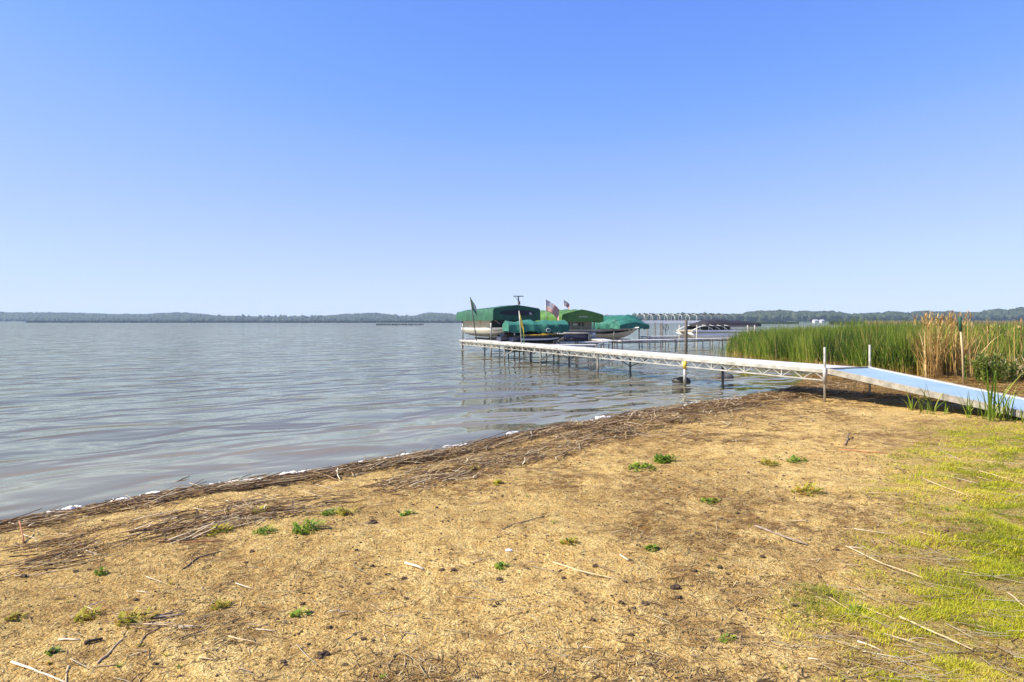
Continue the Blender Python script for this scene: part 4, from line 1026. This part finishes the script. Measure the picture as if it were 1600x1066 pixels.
for px, py, w, hp, n, mt, lab in (
    (1040, 722, 28, 20, 150, 'weed', 'bushy bright green weed clump in the middle of the sand'),
    (1004, 733, 40, 14, 130, 'weed', 'low spreading green weed left of the bushy clump'),
    (482, 829, 40, 26, 140, 'weed', 'leafy green weed growing at the edge of the straw band'),
    (416, 834, 30, 16, 80, 'weed', 'small star shaped weed left of the leafy one by the straw'),
    (408, 802, 22, 16, 60, 'weed_yellow', 'yellow green weed poking through the straw band'),
    (345, 834, 34, 18, 80, 'weed_yellow', 'yellowish weed at the lower edge of the straw band'),
    (514, 806, 22, 16, 60, 'weed', 'small green weed right of the leafy one'),
    (542, 803, 24, 18, 60, 'weed_yellow', 'thin yellow weed among the straw right of the green ones'),
    (635, 806, 18, 12, 60, 'weed', 'round green weed on the bare sand below the straw'),
    (892, 848, 24, 14, 90, 'weed_yellow', 'yellow green rosette beside the dark twig'),
    (784, 886, 18, 9, 60, 'weed', 'flat green sprout below the white shell'),
    (1018, 858, 18, 9, 60, 'weed', 'tiny bright green sprout right of the yellow rosette'),
    (140, 966, 34, 22, 80, 'weed_yellow', 'yellow and red leaved weed on the lower left sand'),
    (212, 970, 46, 20, 110, 'weed_yellow', 'orange tinged weed beside the heap of straw'),
    (345, 950, 26, 16, 80, 'weed_yellow', 'small dark yellow weed right of the straw heap'),
    (468, 962, 22, 12, 60, 'weed', 'flat green sprout right of the small dark yellow weed'),
    (160, 897, 22, 16, 40, 'weed', 'two leaved green sprout on the left sand'),
    (24, 968, 22, 12, 50, 'weed_yellow', 'rust coloured low weed at the left edge'),
    (82, 1020, 20, 12, 40, 'weed', 'green sprout growing out of the black stone'),
    (1136, 1000, 20, 9, 50, 'weed', 'small green sprout in the lower right sand'),
    (1340, 958, 30, 10, 90, 'weed', 'bright green tuft at the edge of the grass'),
    (1205, 726, 26, 14, 60, 'weed_yellow', 'thin yellow green weed in the right sand'),
    (1245, 722, 26, 14, 70, 'weed', 'small green weed in the right sand beside straw'),
    (1110, 785, 24, 10, 60, 'weed', 'low green sprout in the brown litter patch'),
    (1265, 770, 40, 20, 110, 'weed_yellow', 'loose yellow green weeds right of the litter patch'),
    (740, 733, 16, 9, 40, 'weed_yellow', 'tiny yellow sprout beside the straw band'),
    (780, 756, 16, 9, 40, 'weed_yellow', 'tiny yellow sprout on the sand below the wide straw band')):
    leafy('weed', lab, px, py, PXM(px, py, w*.62), PXM(px, py, hp*.8), int(n*.75), M[mt], wid=max(.008, PXM(px, py, 4.6)))
X, Y = beach_pts(900, lambda x, y, s: np.clip((s-1.4)/1, 0, 1)*np.clip((fbm(x, y, .9, 71, 3)-.40)*3, 0, 1)); X, Y = X[:90], Y[:90]
for i in range(len(X)):
    leafy('sprout', 'tiny yellow green sprout in the sand', 100+i*13, 900+i, .012*Y[i]/3, .010*Y[i]/2, 14, M['weed_yellow' if i % 3 else 'weed'], 'weed', 'tiny sprouts dotted over the sand', .006, Vector((X[i], Y[i], gz1(X[i], Y[i]))))

def stick(name, label, pts, r, mat, cat='stick', group=None, lift=.0, lifts=None, taper=.6):
    r = r*.72; w = [G(*p) for p in pts]
    lf = lifts or [lift]*len(w)
    w = [q+Vector((0, 0, r*.7+l)) for q, l in zip(w, lf)]
    # subdivide with slight wander
    out = [w[0]]; rg = random.Random(int(pts[0][0]*3+pts[0][1]))
    for a, b in zip(w[:-1], w[1:]):
        for k in (1, 2, 3):
            q = a.lerp(b, k/3); 
            if k < 3: q = q+Vector((rg.uniform(-1,1), rg.uniform(-1,1), rg.uniform(0,.6)))*r*.8
            q.z = max(q.z, gz1(q.x, q.y)+r*.5); out.append(q)
    o0 = out[0].copy(); m = MB().tube([q-o0 for q in out], [r*(1-(1-taper)*i/(len(out)-1)) for i in range(len(out))], 7)
    o = m.build(name, mat, None, True); o.location = o0
    return tag(o, label, cat, group)
stick('twig', 'dark forked looking twig above the white shell', [(782,829),(812,818),(850,808)], .008, M['stick'])
stick('reed_stalk', 'long curved tan stalk on the open sand in the centre', [(864,880),(905,893),(960,906)], .009, M['straw'])
stick('reed_stalk', 'short dark stalk left of the long curved one', [(824,879),(850,881)], .007, M['stick'])
stick('twig', 'thick grey brown twig lying right of the brown litter patch', [(1180,823),(1215,836),(1262,853)], .012, M['grey_stick'])
stick('reed_stalk', 'short bleached white stalk on the sand', [(633,881),(661,891)], .012, M['white_stalk'], taper=.9)
stick('reed_stalk', 'pale split straw pair right of the curved stalk', [(969,868),(982,877)], .008, M['white_stalk'])
stick('reed_stalk', 'long pale stalk at the bottom left corner', [(18,1036),(60,1052),(110,1072)], .009, M['white_stalk'])
stick('reed_stalk', 'short pale stalk pointing down at the bottom left', [(107,1042),(103,1070)], .007, M['straw'])
stick('driftwood', 'small dark driftwood chip at the lower left', [(132,1007),(160,1000)], .014, M['clod'], 'driftwood')
stick('reed_stalk', 'pale flat straw left of the driftwood chip', [(92,1001),(124,1001)], .008, M['white_stalk'])
stick('reed_stalk', 'rusty red stalk in the right sand', [(1312,703),(1360,708),(1405,712)], .012, M['red_stalk'])
stick('reed_stalk', 'long pale stalk across the lower right grass', [(1405,968),(1460,993),(1520,1020)], .008, M['straw'], lift=.01)
stick('reed_stalk', 'second long pale stalk in the grass above the lower one', [(1322,856),(1380,884),(1442,906)], .007, M['straw'], lift=.008)
stick('reed_stalk', 'pale stalk in the upper grass pointing right', [(1442,750),(1480,765),(1522,779)], .008, M['straw'], lift=.008)
stick('reed_stalk', 'pale stalk at the right edge in the middle of the grass', [(1575,930),(1605,955)], .008, M['straw'], lift=.01)
stick('reed_stalk', 'pale stalk at the right edge below the ramp', [(1530,738),(1600,758)], .008, M['straw'], lift=.008)
stick('reed_stalk', 'short pale stalk at the sand edge of the lower grass', [(1340,1003),(1378,1018)], .006, M['white_stalk'])
stick('twig', 'grey twig in the right grass near the frame edge', [(1545,958),(1585,948)], .009, M['grey_stick'])
stick('twig', 'orange brown twig standing askew at the left waterline', [(37,850),(30,836)], .010, M['red_stalk'], lifts=[0,.10])
stick('twig', 'dark stick poking out of the water near the left shore', [(258,764),(296,753)], .011, M['stick'], lifts=[.01,.06])
stick('twig', 'upright brown stick chip in the far right sand', [(1320,697),(1328,684)], .02, M['stick'], lifts=[0,.05])
stick('reed_stalk', 'long brown stalk below the left straw band', [(245,847),(290,848),(350,846)], .008, M['red_stalk'])
stick('reed_stalk', 'thin curved brown stalk below the weeds on the left', [(285,890),(310,872),(345,862)], .007, M['stick'])
stick('reed_stalk', 'long grey stalk beside the lower left straw heap', [(152,1038),(172,1020),(192,1000)], .008, M['straw'])
stick('reed_stalk', 'tan stalk right of the lower left straw heap', [(356,995),(408,1009)], .006, M['straw'])
stick('reed_stalk', 'dark curved stalk at the lower left', [(216,1012),(226,995),(250,982)], .007, M['stick'])
# lone stalks that look alike
def loose_near(n, group, label, gen):
    for i in range(n):
        px, py, a, L = gen(i); r_ = random.uniform(.0025, .0050)
        stick('reed_stalk', label, [(px-math.cos(a)*L, py-math.sin(a)*L*.45), (px+math.cos(a)*L, py+math.sin(a)*L*.45)], r_, M[random.choice(('straw','straw','white_stalk','stick','stick','grey_stick'))], 'reed stalk', group, lift=random.uniform(0,.01))
loose_near(30, 'loose short stalks on the lower left sand', 'loose short reed stalk lying on the lower left sand',
    lambda i: (random.uniform(60, 560), random.uniform(905, 1050), random.uniform(-.9, .9), random.uniform(8, 24)))
loose_near(24, 'straw heap on the lower left sand', 'short grey stalk in the small straw heap at the lower left',
    lambda i: (random.gauss(250, 34), random.gauss(975, 12), random.gauss(-.35, .4), random.uniform(12, 34)))
loose_near(36, 'loose stalks on the middle sand', 'loose short reed stalk lying on the middle sand',
    lambda i: (random.uniform(560, 1300), random.uniform(740, 1040), random.uniform(-.5, 1.0), random.uniform(6, 20)))
loose_near(46, 'long stalks lying through the grass', 'pale reed stalk lying through the right hand grass',
    lambda i: (random.uniform(1300, 1590), random.uniform(680, 1040), random.gauss(.55, .3), random.uniform(12, 42)))
loose_near(44, 'stalks on top of the straw bands', 'pale reed stalk on top of the washed up straw on the left',
    lambda i: (lambda q: (q, float(np.interp(q, [0,340,700], [835,772,712]))+random.uniform(6, 62), random.uniform(-1.2, 1.0), random.uniform(8, 24)))(random.uniform(10, 700)))
# clods big enough to pick out
def clod(px, py, w, label, group=None):
    g = G(px, py); r = max(.008, w*g.y/FPX/2); v, f = lump(r, int(px+py), 1.2, .9, .75, .75, 2, 4.0)
    o = tag(MB().add(v, f).build('clod', M['clod'], None, False), label, 'clod', group); o.location = (g.x, g.y, g.z+r*.15)
for px, py, w, lab in ((332,771,16,'black clod lying in the gap between the straw bands'), (82,1019,22,'black stone with a sprout at the lower left'), (505,1024,24,'dark clod at the bottom left of the sand'),
        (583,818,18,'dark clod at the end of a thin stalk in the left middle'), (1055,920,26,'largest dark clod pair on the right middle sand'), (1008,944,18,'dark clod left of the largest clod pair')):
    clod(px, py, w*.6, lab)
for i in range(70):
    px = random.uniform(380, 1330); py = random.uniform(860, 1062)
    if random.random() < .25: px = random.uniform(20, 500)
    clod(px, py, random.uniform(4, 9), 'small dark soil clod on the sand', 'small dark clods dotted over the sand')
g = G(795, 862); v, f = lump(.02, 5, 1.3, .9, .5, .15, 2)
o = tag(MB().add(v, f).build('shell', M['foam'], None, True), 'small white shell lying on the sand', 'shell'); o.location = g+Vector((0,0,.008))

# ---- foam at the waterline
for i, (px, py, w, h, lab) in enumerate(((92,806,24,4,'thin foam patch at the far left of the waterline'),(112,804,22,7,'foam lump at the left waterline'),(188,787,16,5,'narrow foam patch left of the dark stick'),
        (240,776,34,6,'foam streak by the dark stick in the water'),(334,762,26,10,'big rounded foam clump left of the straw stalks'),(356,760,36,6,'low foam patch touching the big rounded clump'),(402,754,60,4,'long thin foam streak at the left waterline'),
        (462,745,42,5,'foam streak right of the long thin one'),(545,733,20,8,'domed foam clump at the middle waterline'),(562,730,24,7,'foam lump right of the domed clump'),(600,724,30,10,'largest bright foam clump on the middle waterline'),
        (634,718,26,6,'low foam patch right of the largest clump'),(712,703,36,5,'flat foam patch before the wide straw band'),(801,687,20,4,'thin foam patch at the wide straw band'),(918,666,20,8,'round foam clump by the wide straw band'),
        (944,661,24,5,'small foam patch right of the round clump'),(1084,641,34,5,'foam patch near the dock leg shallows'),(1140,630,60,4,'thin foam streak at the right waterline'))):
    d = FPX*(CAMZ-.015)/(py-HZ); s = d/FPX; x = (px-800)/FPX*d
    # settle it on the water's edge
    for _ in range(40):
        sd0 = float(shore_sd(np.array([x]), np.array([d]))[0])
        if abs(sd0+.10) < .02: break
        d += .03*np.sign(sd0+.10)*min(1, abs(sd0+.10)*10); x = (px-800)/FPX*d
    m = MB(); rg = random.Random(i)
    k = max(4, int(w/4))
    for q in range(k):
        u = (q+.5)/k-.5; rr = w*s/k*rg.uniform(.6,1.5)*(1-.6*abs(u)); v, f = lump(rr, 50+i*13+q, 1.35, 1.1, min(.9, max(.3, h*s/rr*.8)), .3, 2)
        ox = u*w*s*1.0; m.add([(a+ox, b+u*w*s*.62+rg.uniform(-.01,.01), c) for a, b, c in v], f)
    o = tag(m.build('foam_clump', M['foam'], None, True), lab, 'foam', 'white foam along the waterline'); o.location = (x, d, .012)

# ---- reed plants by the ramp, each blade a part
bl = {}
def blade_mesh(k):
    if k not in bl:
        rg = np.random.default_rng(k)
        V, F, R, T = ribbons(np.zeros((1,3)), np.array([1.0]), np.array([0.0]), np.array([rg.uniform(.05,.25)]), np.array([[.05,.35,.75,.2,.5,.1][k % 6]]), np.array([.036]), 7, None, 2.5, np.array([rg.uniform(.35,.95)]))
        bl[k] = mesh_np('blade', V, F, {'rnd': R, 'hgt': np.clip(T*.8+.2, 0, 1)}); bl[k].materials.append(M['reed'])
    return bl[k]
def reed_plant(label, px, py, h, nb, spread=.03):
    g = G(px, py+7); h *= 1.1; t = thing('reed_plant', label, 'reed plant', g, 0, 'young reed plants along the ramp'); rg = random.Random(int(px))
    for i in range(nb):
        o = link('blade', blade_mesh(rg.randrange(12)), None, t); s = h*rg.uniform(.6, 1.05)
        o.location = (rg.gauss(0, spread), rg.gauss(0, spread), -.02); o.scale = (s, max(s, .6), s); o.rotation_euler = (0, 0, rg.uniform(0, 6.28))
for a in (('small young reed left of the others along the ramp edge', 1424, 634, .42, 6), ('leaning young reed in front of the ramp', 1440, 637, .45, 4), ('tall straight young reed with a forked crown before the ramp', 1458, 641, .60, 7, .015),
          ('young reed drooping beside the straight one', 1441, 640, .36, 4), ('low arching young reed at the middle of the ramp', 1478, 640, .30, 4), ('spiky young reed clump before the middle of the ramp', 1512, 646, .52, 9),
          ('arching young reed right of the spiky clump', 1535, 648, .50, 7), ('tallest dense young reed clump before the ramp', 1556, 652, .90, 14, .05), ('young reed at the right side of the tallest clump', 1572, 650, .62, 8), ('short young reed at the right frame edge', 1597, 655, .30, 5)):
    reed_plant(*a)

# ---- leafy bushes behind the ramp
def bush(label, x, y, w, h, n, mat):
    t = thing('weed_bush', label, 'bush', (x, y, gz1(x, y)), 0, 'leafy weeds behind the ramp'); rg = np.random.default_rng(int(x*100))
    ns = 26
    sx, sy = rg.normal(0, w*.35, ns), rg.normal(0, w*.3, ns); az = rg.uniform(0, 6.28, ns); hs = h*rg.uniform(.55, 1.0, ns)
    V, F, R, T = ribbons(np.stack([sx, sy, np.full(ns, -.03)], -1), hs, az, rg.uniform(.05, .3, ns), rg.uniform(0, .2, ns), np.full(ns, .02), 4, None, 6, rg.random(ns)*.4)
    link('stems', mesh_np('stems', V, F, {'rnd': R, 'hgt': T}), M['weed'], t)
    k = rg.integers(0, ns, n); u = rg.uniform(.12, 1, n)
    bx = sx[k]+np.cos(az[k])*hs[k]*u*.2; by = sy[k]+np.sin(az[k])*hs[k]*u*.2
    V, F, R, T = ribbons(np.stack([bx, by, hs[k]*u*.92], -1), rg.uniform(.07, .16, n), rg.uniform(0, 6.28, n), rg.uniform(.3, 1.4, n), rg.uniform(0, .8, n), rg.uniform(.03, .055, n), 3, None, 2.2, rg.random(n))
    tag(link('foliage', mesh_np('foliage', V, F, {'rnd': R, 'hgt': T}), mat, t), kind='stuff')
bush('dark leafy weed bush just right of the stake', 11.95, 17.2, .6, .85, 620, M['bush'])
bush('broad leafy weed bush in front of the bleached reeds', 12.45, 17.3, .8, .60, 520, M['bush'])
bush('small leafy weed bush at the foot of the bleached reeds', 13.0, 17.0, .4, .4, 220, M['bush'])

# ---- garden stake behind the ramp
g0 = P(1506, 16.6, 0); gg = gz1(g0.x, g0.y)
t = thing('stake', 'brown stake with a dark green top standing behind the ramp', 'stake', (g0.x, g0.y, gg))
MB().tube([(0,0,-.1),(-.03,0,.8),(-.075,0,1.36)], .022, 8).build('shaft', M['straw'], t, True)
MB().tube([(-.073,0,1.33),(-.095,0,1.66),(-.096,0,1.68)], [.034,.034,.02], 8).build('sleeve', M['flag_green'], t, True)

# ================================================================== HAZE
HX, HY0, HY1, HZ0, HZ1 = 2600, -40, 2250, -3.0, 34.0
hz = MB().box((0, (HY0+HY1)/2, (HZ0+HZ1)/2), (2*HX, HY1-HY0, HZ1-HZ0)).build('haze', bpy.data.materials.new('haze_air'))
hm = hz.data.materials[0]; hm.use_nodes = True; nt = hm.node_tree; nt.nodes.clear()
out = nt.nodes.new('ShaderNodeOutputMaterial'); pv = nt.nodes.new('ShaderNodeVolumePrincipled')
pv.inputs['Color'].default_value = (.56,.76,1.0,1); pv.inputs['Density'].default_value = .00017; pv.inputs['Anisotropy'].default_value = .0
nt.links.new(pv.outputs[0], out.inputs['Volume'])
hz['kind'] = 'stuff'
